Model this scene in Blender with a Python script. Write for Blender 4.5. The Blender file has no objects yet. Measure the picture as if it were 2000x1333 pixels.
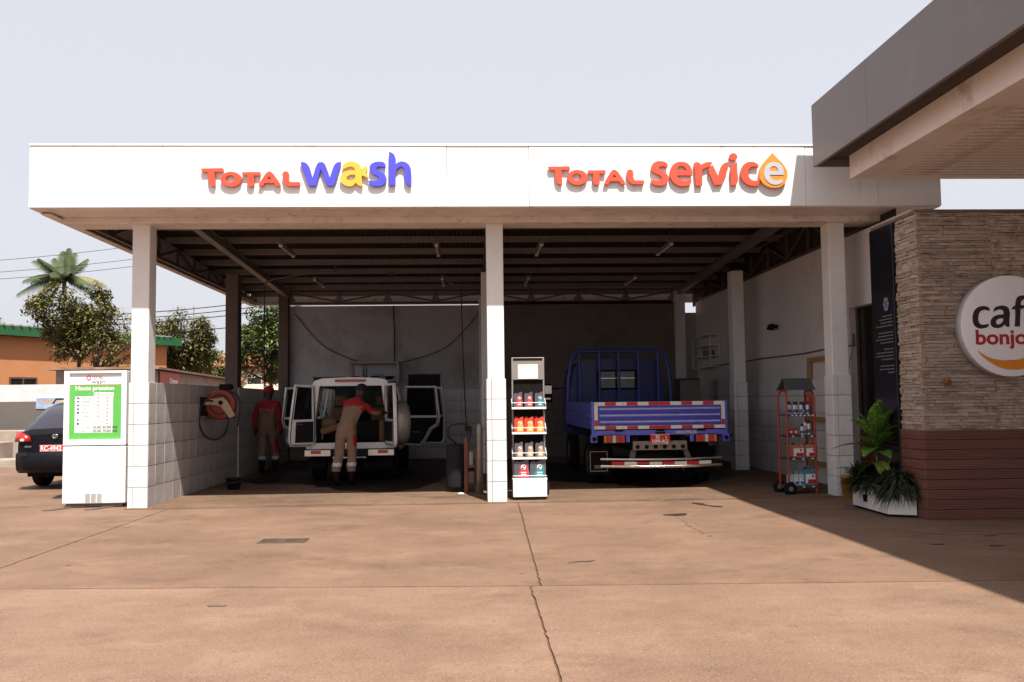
import bpy, bmesh, math, random
from mathutils import Vector, Matrix, Euler
random.seed(7)
R = math.radians
scene = bpy.context.scene
COL = scene.collection

# ------------------------------------------------------------ camera
F_PX, CAM_H = 1800.0, 1.47
yaw, pit, rol = R(2.7), R(3.72), R(0.7)
fw = Vector((math.sin(yaw)*math.cos(pit), math.cos(yaw)*math.cos(pit), math.sin(pit)))
r0 = Vector((math.cos(yaw), -math.sin(yaw), 0)); u0 = r0.cross(fw)
cr = r0*math.cos(rol) - u0*math.sin(rol); cu = u0*math.cos(rol) + r0*math.sin(rol)
cam = bpy.data.cameras.new('camera'); camo = bpy.data.objects.new('camera', cam); COL.objects.link(camo)
m = Matrix((cr, cu, -fw)).transposed().to_4x4(); m.translation = (0, 0, CAM_H)
camo.matrix_world = m
cam.sensor_width = 36; cam.lens = 36*F_PX/2000; cam.clip_end = 2000; cam.clip_start = 0.05
scene.camera = camo

# ------------------------------------------------------------ world, sun, exposure
LIGHT = Vector((-0.165, 0.58, -1.0)).normalized()
SUN_EL = math.asin(-LIGHT.z); SUN_ROT = math.atan2(-LIGHT.x, -LIGHT.y)
w = bpy.data.worlds.new('World'); scene.world = w; w.use_nodes = True
nt = w.node_tree; nt.nodes.clear()
sky = nt.nodes.new('ShaderNodeTexSky'); sky.sky_type = 'NISHITA'; sky.sun_disc = False
sky.sun_elevation = SUN_EL; sky.sun_rotation = SUN_ROT
sky.air_density = 1.0; sky.dust_density = 6.0; sky.ozone_density = 1.0; sky.altitude = 20
mixs = nt.nodes.new('ShaderNodeMixRGB'); mixs.inputs[0].default_value = 0.72
mixs.inputs[2].default_value = (7.5, 7.48, 8.0, 1)      # dry-season dust veil, even all round
bg = nt.nodes.new('ShaderNodeBackground'); bg.inputs[1].default_value = 0.08
wo = nt.nodes.new('ShaderNodeOutputWorld')
nt.links.new(sky.outputs[0], mixs.inputs[1]); nt.links.new(mixs.outputs[0], bg.inputs[0]); nt.links.new(bg.outputs[0], wo.inputs[0])
sl = bpy.data.lights.new('sun', 'SUN'); sl.energy = 4.9; sl.angle = R(0.8); sl.color = (1.0, 0.95, 0.87)
so = bpy.data.objects.new('sun', sl); COL.objects.link(so)
so.rotation_euler = LIGHT.to_track_quat('-Z', 'Y').to_euler(); so.location = (3, -10, 20)
vs = scene.view_settings; vs.view_transform = 'Standard'; vs.look = 'None'; vs.exposure = 0.70; vs.gamma = 1; vs.use_curve_mapping = False
cy = scene.cycles
cy.use_denoising = True; cy.max_bounces = 8; cy.diffuse_bounces = 5; cy.glossy_bounces = 4; cy.transmission_bounces = 6; cy.transparent_max_bounces = 8
cy.sample_clamp_indirect = 6

# ------------------------------------------------------------ materials
MATS = {}
def mat(name, col, rough=0.6, metal=0.0, var=0.1, scale=6.0, bump=0.0, bscale=40.0, spec=0.4, col2=None, thr=None, stretch=None, emit=0.0, rand=0.0, coat=0.0, trans=0.0, wear=None):
    if name in MATS: return MATS[name]
    m = bpy.data.materials.new(name); m.use_nodes = True
    n = m.node_tree.nodes; l = m.node_tree.links; b = n['Principled BSDF']
    b.inputs['Roughness'].default_value = rough; b.inputs['Metallic'].default_value = metal
    b.inputs['Specular IOR Level'].default_value = spec
    if coat: b.inputs['Coat Weight'].default_value = coat; b.inputs['Coat Roughness'].default_value = 0.08
    if trans: b.inputs['Transmission Weight'].default_value = trans
    tc = n.new('ShaderNodeTexCoord'); src = tc.outputs['Object']
    if stretch:
        mp = n.new('ShaderNodeMapping'); mp.inputs['Scale'].default_value = stretch
        l.new(src, mp.inputs[0]); src = mp.outputs[0]
    c = tuple(col) + (1,)
    if var or col2:
        nz = n.new('ShaderNodeTexNoise'); nz.inputs['Scale'].default_value = scale; nz.inputs['Detail'].default_value = 6
        nz.inputs['Roughness'].default_value = 0.65
        l.new(src, nz.inputs['Vector'])
        rp = n.new('ShaderNodeValToRGB')
        a, bb = thr or (0.3, 0.7)
        rp.color_ramp.elements[0].position = a; rp.color_ramp.elements[1].position = bb
        rp.color_ramp.elements[0].color = tuple(max(0, x*(1-var)) for x in col) + (1,)
        rp.color_ramp.elements[1].color = (tuple(col2) + (1,)) if col2 else tuple(min(1, x*(1+var)) for x in col) + (1,)
        l.new(nz.outputs['Fac'], rp.inputs[0]); out = rp.outputs[0]
        if wear:                                   # (colour, low, high, scale): dust and scuffs with a shape of their own
            n2 = n.new('ShaderNodeTexNoise'); n2.inputs['Scale'].default_value = wear[3]; n2.inputs['Detail'].default_value = 8
            n2.inputs['Roughness'].default_value = 0.7
            l.new(src, n2.inputs['Vector'])
            mr = n.new('ShaderNodeMapRange'); mr.inputs[1].default_value = wear[1]; mr.inputs[2].default_value = wear[2]
            l.new(n2.outputs['Fac'], mr.inputs[0])
            mx = n.new('ShaderNodeMixRGB'); mx.inputs[2].default_value = tuple(wear[0]) + (1,)
            l.new(mr.outputs[0], mx.inputs[0]); l.new(out, mx.inputs[1]); out = mx.outputs[0]
        if rand:
            oi = n.new('ShaderNodeObjectInfo'); mr = n.new('ShaderNodeMapRange')
            mr.inputs[3].default_value = 1-rand; mr.inputs[4].default_value = 1+rand
            l.new(oi.outputs['Random'], mr.inputs[0])
            hs = n.new('ShaderNodeHueSaturation'); l.new(mr.outputs[0], hs.inputs['Value']); l.new(out, hs.inputs['Color']); out = hs.outputs[0]
        l.new(out, b.inputs['Base Color'])
        rr = n.new('ShaderNodeMapRange'); rr.inputs[3].default_value = max(0.02, rough-0.08); rr.inputs[4].default_value = min(1, rough+0.1)
        l.new(nz.outputs['Fac'], rr.inputs[0]); l.new(rr.outputs[0], b.inputs['Roughness'])
    else:
        b.inputs['Base Color'].default_value = c
    if bump:
        nb = n.new('ShaderNodeTexNoise'); nb.inputs['Scale'].default_value = bscale; nb.inputs['Detail'].default_value = 5
        l.new(src, nb.inputs['Vector'])
        bp = n.new('ShaderNodeBump'); bp.inputs['Strength'].default_value = bump; bp.inputs['Distance'].default_value = 0.01
        l.new(nb.outputs['Fac'], bp.inputs['Height']); l.new(bp.outputs[0], b.inputs['Normal'])
    if emit:
        b.inputs['Emission Color'].default_value = c; b.inputs['Emission Strength'].default_value = emit
    MATS[name] = m
    return m

def concrete(name, a, b_, dark, speck, streak=True):
    """dusty concrete: broad tone, wiped streaks, dark grime, aggregate specks"""
    m = bpy.data.materials.new(name); m.use_nodes = True
    n = m.node_tree.nodes; l = m.node_tree.links; bs = n['Principled BSDF']
    bs.inputs['Roughness'].default_value = 0.85; bs.inputs['Specular IOR Level'].default_value = 0.25
    tc = n.new('ShaderNodeTexCoord')
    def noise(scale, det, rough, stretch=(1, 1, 1)):
        mp = n.new('ShaderNodeMapping'); mp.inputs['Scale'].default_value = stretch
        l.new(tc.outputs['Object'], mp.inputs[0])
        q = n.new('ShaderNodeTexNoise'); q.inputs['Scale'].default_value = scale; q.inputs['Detail'].default_value = det; q.inputs['Roughness'].default_value = rough
        l.new(mp.outputs[0], q.inputs['Vector']); return q.outputs['Fac']
    def rng(x, lo, hi, t0=0.0, t1=1.0):
        q = n.new('ShaderNodeMapRange'); q.inputs[1].default_value = lo; q.inputs[2].default_value = hi; q.inputs[3].default_value = t0; q.inputs[4].default_value = t1
        l.new(x, q.inputs[0]); return q.outputs[0]
    def mix(f, x, col):
        q = n.new('ShaderNodeMixRGB'); l.new(f, q.inputs[0])
        if isinstance(x, tuple): q.inputs[1].default_value = x + (1,)
        else: l.new(x, q.inputs[1])
        q.inputs[2].default_value = col + (1,); return q.outputs[0]
    c = mix(rng(noise(0.5, 9, 0.68), 0.38, 0.62), a, b_)
    if streak:
        c = mix(rng(noise(1.3, 9, 0.72, (0.8, 1.15, 1)), 0.50, 0.68, 0, 0.7), c, tuple(min(1, v*1.25) for v in b_))
        c = mix(rng(noise(1.0, 9, 0.74, (0.8, 1.1, 1.3)), 0.52, 0.70, 0, 0.8), c, dark)
    c = mix(rng(noise(6, 7, 0.72, (.9, 1.05, 1)), 0.54, 0.72, 0, 0.6), c, dark)
    c = mix(rng(noise(16, 3, 0.6, (.6, 1.2, 1)), 0.68, 0.74, 0, 0.7), c, tuple(v*0.55 for v in dark))
    c = mix(rng(noise(70, 3, 0.6), 0.56, 0.70, 0, speck), c, tuple(min(1, v*1.75) for v in b_))
    c = mix(rng(noise(55, 3, 0.6, (1, 1, 3)), 0.57, 0.7, 0, speck*0.9), c, tuple(v*0.5 for v in dark))
    l.new(c, bs.inputs['Base Color'])
    bp = n.new('ShaderNodeBump'); bp.inputs['Strength'].default_value = 0.5; bp.inputs['Distance'].default_value = 0.006
    l.new(noise(70, 5, 0.7), bp.inputs['Height']); l.new(bp.outputs[0], bs.inputs['Normal'])
    MATS[name] = m
    return m

def glass(name, col=(0.02, 0.025, 0.03), alpha=0.55, rough=0.03):
    if name in MATS: return MATS[name]
    m = bpy.data.materials.new(name); m.use_nodes = True
    n = m.node_tree.nodes; l = m.node_tree.links; n.clear()
    o = n.new('ShaderNodeOutputMaterial'); t = n.new('ShaderNodeBsdfTransparent'); t.inputs[0].default_value = tuple(0.25+c*4 for c in col) + (1,)
    g = n.new('ShaderNodeBsdfPrincipled'); g.inputs['Base Color'].default_value = tuple(col) + (1,); g.inputs['Roughness'].default_value = rough
    x = n.new('ShaderNodeMixShader'); x.inputs[0].default_value = alpha
    l.new(t.outputs[0], x.inputs[1]); l.new(g.outputs[0], x.inputs[2]); l.new(x.outputs[0], o.inputs[0])
    MATS[name] = m
    return m

# ------------------------------------------------------------ mesh helpers
def link(o): COL.objects.link(o); return o
def put(o, parent):
    link(o)
    if parent is not None:
        o.parent = parent
        if parent.type == 'EMPTY' and parent.get('_w'): o.matrix_parent_inverse = Matrix.Translation(-Vector(parent.location))
    return o
class MB:
    def __init__(s): s.v = []; s.f = []; s.mi = []; s.sm = []
    def add(s, vs, fs, mi=0, sm=False, M=None):
        b = len(s.v)
        s.v += [tuple(M @ Vector(p)) for p in vs] if M is not None else [tuple(p) for p in vs]
        for f in fs: s.f.append(tuple(i+b for i in f)); s.mi.append(mi); s.sm.append(sm)
        return s
    def box(s, x0, x1, y0, y1, z0, z1, mi=0, M=None):
        vs = [(x0,y0,z0),(x1,y0,z0),(x1,y1,z0),(x0,y1,z0),(x0,y0,z1),(x1,y0,z1),(x1,y1,z1),(x0,y1,z1)]
        return s.add(vs, [(3,2,1,0),(4,5,6,7),(0,1,5,4),(1,2,6,5),(2,3,7,6),(3,0,4,7)], mi, False, M)
    def hexa(s, p, mi=0):
        return s.add(p, [(3,2,1,0),(4,5,6,7),(0,1,5,4),(1,2,6,5),(2,3,7,6),(3,0,4,7)], mi)
    def bar(s, p, q, w, h=None, mi=0, up=(0,0,1)):
        h = h or w; p = Vector(p); q = Vector(q); d = (q-p).normalized(); u = Vector(up)
        if abs(d.dot(u)) > .98: u = Vector((0,1,0))
        a = d.cross(u).normalized()*(w/2); b = a.cross(d).normalized()*(h/2)
        return s.add([p-a-b,p+a-b,p+a+b,p-a+b,q-a-b,q+a-b,q+a+b,q-a+b], [(0,1,2,3),(7,6,5,4),(0,4,5,1),(1,5,6,2),(2,6,7,3),(3,7,4,0)], mi)
    def cyl(s, p, q, r, r2=None, n=14, mi=0, caps=True, sm=True):
        r2 = r if r2 is None else r2
        p = Vector(p); q = Vector(q); d = (q-p).normalized(); u = Vector((0,0,1)) if abs(d.z) < .9 else Vector((1,0,0))
        a = d.cross(u).normalized(); b = d.cross(a)
        vs = []
        for c, rr in ((p, r), (q, r2)):
            for i in range(n): t = 2*math.pi*i/n; vs.append(c + (a*math.cos(t)+b*math.sin(t))*rr)
        fs = [(i, i+n, (i+1)%n+n, (i+1)%n) for i in range(n)]
        s.add(vs, fs, mi, sm)
        if caps:
            s.add(vs[:n], [tuple(range(n))], mi); s.add(vs[n:], [tuple(reversed(range(n)))], mi)
        return s
    def tube(s, pts, r, n=8, mi=0, closed=False):
        pts = [Vector(p) for p in pts]; N = len(pts); vs = []; prev = None
        for i, p in enumerate(pts):
            a = pts[(i-1) % N] if (i or closed) else p; b = pts[(i+1) % N] if (i < N-1 or closed) else p
            d = (b-a).normalized()
            if prev is None:
                u = Vector((0,0,1)) if abs(d.z) < .9 else Vector((1,0,0)); x = d.cross(u).normalized()
            else: x = (prev - d*prev.dot(d)).normalized()
            prev = x; y = d.cross(x); rr = r[i] if isinstance(r, (list, tuple)) else r
            for k in range(n): t = 2*math.pi*k/n; vs.append(p + (x*math.cos(t)+y*math.sin(t))*rr)
        fs = []
        for i in range(N if closed else N-1):
            j = (i+1) % N
            for k in range(n): fs.append((i*n+k, i*n+(k+1)%n, j*n+(k+1)%n, j*n+k))
        s.add(vs, fs, mi, True)
        if not closed:
            s.add(vs[:n], [tuple(reversed(range(n)))], mi); s.add(vs[-n:], [tuple(range(n))], mi)
        return s
    def lathe(s, prof, n=20, mi=0, M=None, axis='z', sm=True):
        vs = []
        for (r, z) in prof:
            for k in range(n):
                t = 2*math.pi*k/n
                vs.append((r*math.cos(t), r*math.sin(t), z) if axis == 'z' else ((z, r*math.cos(t), r*math.sin(t)) if axis == 'x' else (r*math.cos(t), z, r*math.sin(t))))
        fs = []
        for i in range(len(prof)-1):
            for k in range(n): fs.append((i*n+k, i*n+(k+1)%n, (i+1)*n+(k+1)%n, (i+1)*n+k))
        return s.add(vs, fs, mi, sm, M)
    def prism(s, poly, a, b, axis='y', mi=0, M=None, sm=False):
        """polygon (2-D) swept from a to b along axis; poly axes: y->(x,z), x->(y,z), z->(x,y)"""
        n = len(poly)
        def P(u, v, t): return {'y': (u, t, v), 'x': (t, u, v), 'z': (u, v, t)}[axis]
        vs = [P(u, v, a) for u, v in poly] + [P(u, v, b) for u, v in poly]
        s.add(vs, [(i, (i+1)%n, (i+1)%n+n, i+n) for i in range(n)], mi, sm, M)
        s.add(vs[:n], [tuple(reversed(range(n)))], mi, False, M); s.add(vs[n:], [tuple(range(n))], mi, False, M)
        return s
    def ball(s, c, r, n=12, mi=0, sc=(1,1,1)):
        m_ = n//2; prof = [(r*math.sin(math.pi*i/m_), -r*math.cos(math.pi*i/m_)) for i in range(m_+1)]
        return s.lathe(prof, n, mi, Matrix.Translation(c) @ Matrix.Diagonal((*sc, 1)))
    def mesh(s, name, mats):
        me = bpy.data.meshes.new(name); me.from_pydata(s.v, [], s.f)
        for m_ in (mats if isinstance(mats, (list, tuple)) else [mats]): me.materials.append(m_)
        me.polygons.foreach_set('material_index', s.mi); me.polygons.foreach_set('use_smooth', s.sm)
        bm = bmesh.new(); bm.from_mesh(me); bmesh.ops.recalc_face_normals(bm, faces=bm.faces); bm.to_mesh(me); bm.free()
        me.update(); return me
    def build(s, name, mats, parent=None, bevel=0, loc=None, rot=None, seg=2):
        o = bpy.data.objects.new(name, s.mesh(name, mats))
        if loc: o.location = loc
        if rot: o.rotation_euler = rot
        put(o, parent)
        if bevel:
            b = o.modifiers.new('bevel', 'BEVEL'); b.width = bevel; b.segments = seg; b.limit_method = 'ANGLE'; b.angle_limit = R(40)
        return o
def thing(name, label, cat, loc=(0,0,0), rz=0, group=None, world=False):
    """an Empty at the thing's base; world=True: its parts' meshes are given in world coordinates"""
    o = bpy.data.objects.new(name, None); o.location = loc; o.rotation_euler = (0, 0, rz); o.empty_display_size = .2
    o['label'] = label; o['category'] = cat
    if group: o['group'] = group
    if world: o['_w'] = 1
    return link(o)
def tag(o, label, cat, group=None):
    o['label'] = label; o['category'] = cat
    if group: o['group'] = group
    return o
def struct(o, label=None):
    o['kind'] = 'structure'
    if label: o['label'] = label
    return o
def inst(me, name, parent, loc, rot=(0,0,0), scale=None):
    o = bpy.data.objects.new(name, me); o.location = loc; o.rotation_euler = rot
    if scale: o.scale = scale
    return put(o, parent)
def copy_tree(o, parent=None):
    c = o.copy(); link(c)
    if parent is not None: c.parent = parent; c.matrix_parent_inverse = o.matrix_parent_inverse.copy()
    for ch in [x for x in ALLKIDS.get(o.name, [])]: copy_tree(ch, c)
    return c
ALLKIDS = {}
def index_kids():
    ALLKIDS.clear()
    for o in bpy.data.objects:
        if o.parent: ALLKIDS.setdefault(o.parent.name, []).append(o)
def curve_mesh(name, splines, mats, extrude=0.03, bev=0.0, res=6):
    """splines: list of [(x, y, corner?)...] outlines in a plane -> filled, extruded mesh (xy-plane, z = depth)"""
    cu_ = bpy.data.curves.new(name, 'CURVE'); cu_.dimensions = '2D'; cu_.fill_mode = 'BOTH'; cu_.extrude = extrude; cu_.bevel_depth = bev; cu_.bevel_resolution = 1; cu_.resolution_u = res
    for sp in splines:
        b = cu_.splines.new('BEZIER'); b.bezier_points.add(len(sp)-1); b.use_cyclic_u = True
        for p, q in zip(b.bezier_points, sp):
            p.co = (q[0], q[1], 0); t = 'VECTOR' if len(q) > 2 and q[2] else 'AUTO'
            p.handle_left_type = t; p.handle_right_type = t
    return _to_mesh(cu_, name, mats)
def _to_mesh(cu_, name, mats):
    o = bpy.data.objects.new(name, cu_); link(o)
    dg = bpy.context.evaluated_depsgraph_get(); dg.update()
    me = bpy.data.meshes.new_from_object(o.evaluated_get(dg)); me.name = name
    bpy.data.objects.remove(o); bpy.data.curves.remove(cu_)
    me.materials.clear()
    for m_ in (mats if isinstance(mats, (list, tuple)) else [mats]): me.materials.append(m_)
    return me
def text_mesh(txt, size, mats, extrude=0.002, bold=0.0, width=None, align='LEFT', shear=0.0, name='lettering'):
    cu_ = bpy.data.curves.new(name, 'FONT'); cu_.body = txt; cu_.size = size; cu_.extrude = extrude; cu_.offset = bold; cu_.shear = shear; cu_.resolution_u = 4
    me = _to_mesh(cu_, name, mats)
    xs = [v.co.x for v in me.vertices]
    if xs:
        a, b = min(xs), max(xs); k = (width/(b-a)) if width else 1.0
        off = {'LEFT': 0, 'CENTER': .5, 'RIGHT': 1}[align]
        for v in me.vertices: v.co.x = (v.co.x-a-(b-a)*off)*k
    return me
FACE_CAM = (R(90), 0, 0)       # xy lettering plane stood up, facing -Y
# ------------------------------------------------------------ ground and forecourt
m_dirt = concrete('laterite_dust', (0.121, 0.066, 0.042), (0.148, 0.084, 0.055), (0.070, 0.039, 0.026), .3)
m_near = concrete('apron_concrete_coarse', (0.180, 0.109, 0.072), (0.229, 0.144, 0.099), (0.127, 0.076, 0.050), .85)
m_apron = concrete('apron_concrete', (0.157, 0.094, 0.061), (0.207, 0.128, 0.086), (0.100, 0.058, 0.038), .5)
m_floor = concrete('bay_floor_concrete', (0.137, 0.084, 0.055), (0.187, 0.119, 0.079), (0.050, 0.029, 0.020), .15)
g = MB()
for i in range(-1, 1):
    pass
g.box(-400, 400, -60, 900, -.6, -.014)
struct(g.build('ground', m_dirt))
def jline(p, q, n=40, amp=.012, seed=0):
    rd = random.Random(seed); return [(p[0]+(q[0]-p[0])*i/n + rd.uniform(-amp, amp)*(0 < i < n), p[1]+(q[1]-p[1])*i/n + rd.uniform(-amp, amp)*(0 < i < n)) for i in range(n+1)]
fore = struct(bpy.data.objects.new('forecourt', None)); fore['_w'] = 1; link(fore)
JY = [(-30, 8.9), (-3.8, 7.77), (.5, 7.43), (4, 7.25), (30, 6.2)]
def jy(x):
    for a, b in zip(JY, JY[1:]):
        if a[0] <= x <= b[0]: return a[1]+(b[1]-a[1])*(x-a[0])/(b[0]-a[0])
def slab(pts, mt, name='slab', z=0.0, th=.06):
    b = MB(); b.prism(pts, z-th, z, 'z'); return b.build(name, mt, fore)
G = .009
def edge_y(x0, x1, dy, seed, n=60): return [(x0+(x1-x0)*i/n, jy(x0+(x1-x0)*i/n)+dy+random.Random(seed*997+i).uniform(-.007, .007)) for i in range(n+1)]
cx_near = jline((.47, 7.36), (.44, -8), 200, .006, 3)
cx_mid = jline((.555, 7.5), (.69, 13.38), 120, .006, 4)
left_j = jline((-4.30, 7.83), (-4.28, 13.38), 140, .006, 5)     # joint running out from the left column
# near slabs
slab([(-30, -8)] + [(p[0]-G*.9, p[1]) for p in reversed(cx_near)][0:] + list(reversed(edge_y(-30, .455, -G*2, 1))), m_near)
slab([(p[0]+G*.9, p[1]) for p in cx_near][::-1][:1] + [(30, -8)] + list(reversed(edge_y(.49, 30, -G*2, 2))) + [(p[0]+G*.9, p[1]) for p in cx_near][1:-1], m_near)
# middle slabs
xj = -10.6
def ljx(y): return -30 + (y-3.6)*(25.65/9.78)
lo = [(p[0]+G, p[1]) for p in left_j]
slab(edge_y(-4.29, .545, G, 6) + [(p[0]-G, p[1]) for p in cx_mid] + list(reversed(lo)), m_apron)
slab(edge_y(.565, 30, G, 7) + [(30, 13.38)] + [(p[0]+G, p[1]) for p in reversed(cx_mid)], m_apron)
lo2 = [(p[0]-G, p[1]) for p in left_j]
slab([(-30, jy(-30)+.02)] + edge_y(-29.9, -4.32, G, 9, 60) + lo2 + [(-4.9, 13.385), (-4.9, 26.5), (-30, 26.5)], m_apron)
# bay floor, a finger above the apron with a broken front lip
lip = jline((-4.86, 13.40), (12, 13.40), 120, .016, 11)
slab(lip + [(12, 26), (-4.86, 26)], m_floor, 'bay_floor', z=.012, th=.07)
m_oil = mat('oil_stain', (.035, .026, .022), .45, var=.3, scale=9, spec=.5)
m_oil2 = mat('faded_oil_stain', (.15, .095, .068), .7, var=.25, scale=12)
def blot(cx, cy, rx, ry, seed, m_, z=.004, n=26):
    rd = random.Random(seed); ph = [rd.uniform(0, 6.28) for _ in range(4)]
    pts = []
    for i in range(n):
        t = 2*math.pi*i/n; k = 1 + .18*math.sin(2*t+ph[0]) + .14*math.sin(3*t+ph[1]) + .1*math.sin(5*t+ph[2]) + rd.uniform(-.06, .06)
        pts.append((cx+rx*k*math.cos(t), cy+ry*k*math.sin(t)))
    b = MB(); b.add([(x, y, z) for x, y in pts] + [(cx, cy, z)], [(i, (i+1) % n, n) for i in range(n)]); b.build('oil_stain', m_, fore)  # also draws the wet, shade-darkened patches under the vehicles
def streak(pts, w, m_, seed, z=.004):
    rd = random.Random(seed); L = []; Rr = []
    for i, p in enumerate(pts):
        a = Vector(pts[max(0, i-1)]); b = Vector(pts[min(len(pts)-1, i+1)]); d = (b-a).normalized(); n_ = Vector((-d.y, d.x))
        ww = w*(1 if 0 < i < len(pts)-1 else .25)*rd.uniform(.6, 1.3)
        L.append((p[0]+n_.x*ww, p[1]+n_.y*ww, z)); Rr.append((p[0]-n_.x*ww, p[1]-n_.y*ww, z))
    k = len(pts); b = MB(); b.add(L+Rr, [(i, i+1, i+1+k, i+k) for i in range(k-1)]); b.build('oil_stain', m_, fore)
blot(2.62, 11.72, .13, .13, 1, m_oil)
streak([(3.14, 13.05), (3.2, 12.9), (3.22, 12.75), (3.3, 12.6), (3.38, 12.5), (3.42, 12.47)], .06, m_oil, 2)
for i in range(9): blot(2.57+.01*i+random.uniform(-.03, .03)-.03*i*.4, 11.4-.19*i, .016+random.random()*.012, .03, 20+i, m_oil2)
streak([(.87, 8.42), (.98, 8.47), (1.08, 8.47), (1.14, 8.53)], .012, m_oil, 5)
rd = random.Random(42)
for i in range(20):                                            # small old drips
    x = rd.uniform(-4, 6.5); y = rd.uniform(7.8, 13); s_ = rd.uniform(.008, .022)
    blot(x, y, s_*rd.uniform(1, 2), s_, 100+i, m_oil2, n=12)
for i in range(10): blot(rd.uniform(4.6, 6.4), rd.uniform(7.6, 9.6), rd.uniform(.03, .09), rd.uniform(.015, .03), 200+i, m_oil, n=14)
blot(-1.86, 6.95, .075, .035, 300, m_oil2)
streak([(-3.4, 13.6), (-2.6, 13.52), (-1.9, 13.5), (-1.2, 13.47)], .025, m_oil2, 9, z=.016)

m_wet_shade = mat('wet_grimy_shaded_floor', (.010, .0065, .005), .5, var=.4, scale=2.5, spec=.18, col2=(.038, .024, .018))  # wet grime, made extra dark for the shade under the vehicles
for (cx_, cy_, rx_, ry_, sd) in ((-2.4, 19.6, 2.1, 3.5, 501), (3.1, 18.3, 1.75, 2.75, 502), (-.6, 20.6, 1.2, 2.6, 503), (1.2, 19.2, .9, 2.6, 504)): blot(cx_, cy_, rx_, ry_, sd, m_wet_shade, z=.016+.002*(sd-500), n=70)

for (p_, q_) in (((4.72, 10.0), (5.02, 9.62)), ((5.02, 9.62), (5.85, 9.62))): streak([tuple(Vector(p_).lerp(Vector(q_), i/8)) for i in range(9)], .008, m_oil, 77)

# drain grate let into the apron
dg_ = thing('drain_grate', 'rusty rectangular drain grate set in the apron before the wash bay', 'drain grate', (-2.0, 10.1, 0), R(-1.5))
m_iron = mat('rusty_iron', (.14, .095, .07), .75, metal=.4, var=.4, scale=20, bump=.3)
m_pit = mat('drain_pit', (.012, .01, .009), .9, var=.2)
MB().box(-.235, .235, -.127, .127, .001, .0065).build('pit', m_pit, dg_)
b = MB(); b.box(-.25, .25, -.145, -.127, 0, .009); b.box(-.25, .25, .127, .145, 0, .009); b.box(-.25, -.235, -.127, .127, 0, .009); b.box(.235, .25, -.127, .127, 0, .009); b.box(-.012, .012, -.127, .127, 0, .009)
b.build('frame', m_iron, dg_)
me = MB().box(-.105, .105, -.007, .007, .0064, .0085).mesh('slat', m_iron)
for sx in (-.12, .12):
    for k in range(6): inst(me, 'slat', dg_, (sx, -.1+.04*k, 0))

# ------------------------------------------------------------ service bay building
m_white = mat('white_paint', (.72, .71, .69), .55, var=.05, scale=3, bump=.06, bscale=30, wear=((.45, .36, .29), .6, .8, 2.2))
m_wallp = mat('dull_white_wall_paint', (.43, .41, .405), .7, var=.1, scale=1.2, bump=.12, bscale=25, wear=((.2, .15, .12), .5, .78, .8))
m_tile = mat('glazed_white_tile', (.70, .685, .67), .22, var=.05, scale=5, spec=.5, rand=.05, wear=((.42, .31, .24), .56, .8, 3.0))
m_tile_in = mat('grimy_shaded_tile', (.50, .475, .47), .3, var=.08, scale=4, spec=.5, rand=.06, wear=((.22, .16, .125), .5, .78, 1.6))  # grimy tile, white greyed so the colour holds the interior's shade
m_grout = mat('dark_grout', (.17, .13, .105), .9, var=.25, scale=15)
m_fascia = mat('white_cladding_panel', (.79, .79, .78), .35, var=.02, scale=2, spec=.5, wear=((.52, .48, .43), .56, .82, 1.4), stretch=(4, 4, .35))
m_beam = mat('beige_painted_beam', (.70, .62, .565), .6, var=.1, scale=3, bump=.1, wear=((.25, .17, .12), .55, .8, 5))
m_steel = mat('dull_painted_steel', (.11, .085, .072), .55, var=.2, scale=6, metal=.1)
m_steel_l = mat('light_painted_steel', (.20, .17, .15), .5, var=.12, scale=5)
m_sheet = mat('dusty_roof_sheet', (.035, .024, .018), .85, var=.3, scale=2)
bld = thing('service_building', 'open white two-bay service building with tiled columns and flat white fascia', 'building', (0.4, 19, 0), world=True)
TILE = {}
def tile_mesh(w_, h_, mt=None):
    k = (round(w_, 3), round(h_, 3), mt.name if mt else '')
    if k not in TILE:
        a, c, t, ch = w_/2-.0025, h_/2-.0025, .012, .003
        b = MB()      # faces -Y, back at y=0
        vs = [(-a, 0, -c), (a, 0, -c), (a, 0, c), (-a, 0, c), (-a+ch, -t, -c+ch), (a-ch, -t, -c+ch), (a-ch, -t, c-ch), (-a+ch, -t, c-ch)]
        b.add(vs, [(4, 5, 6, 7), (0, 1, 5, 4), (1, 2, 6, 5), (2, 3, 7, 6), (3, 0, 4, 7)])
        TILE[k] = b.mesh('tile', mt or m_tile)
    return TILE[k]
rt = random.Random(5)
def tile(parent, x, y, z, face, w_, h_=.3, mt=None):
    rz = {'-y': 0, '+x': R(90), '-x': R(-90), '+y': R(180)}[face]
    return inst(tile_mesh(w_, h_, mt), 'tile', parent, (x, y, z), (rt.gauss(0, .0035), 0, rz + rt.gauss(0, .0035)))
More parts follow.
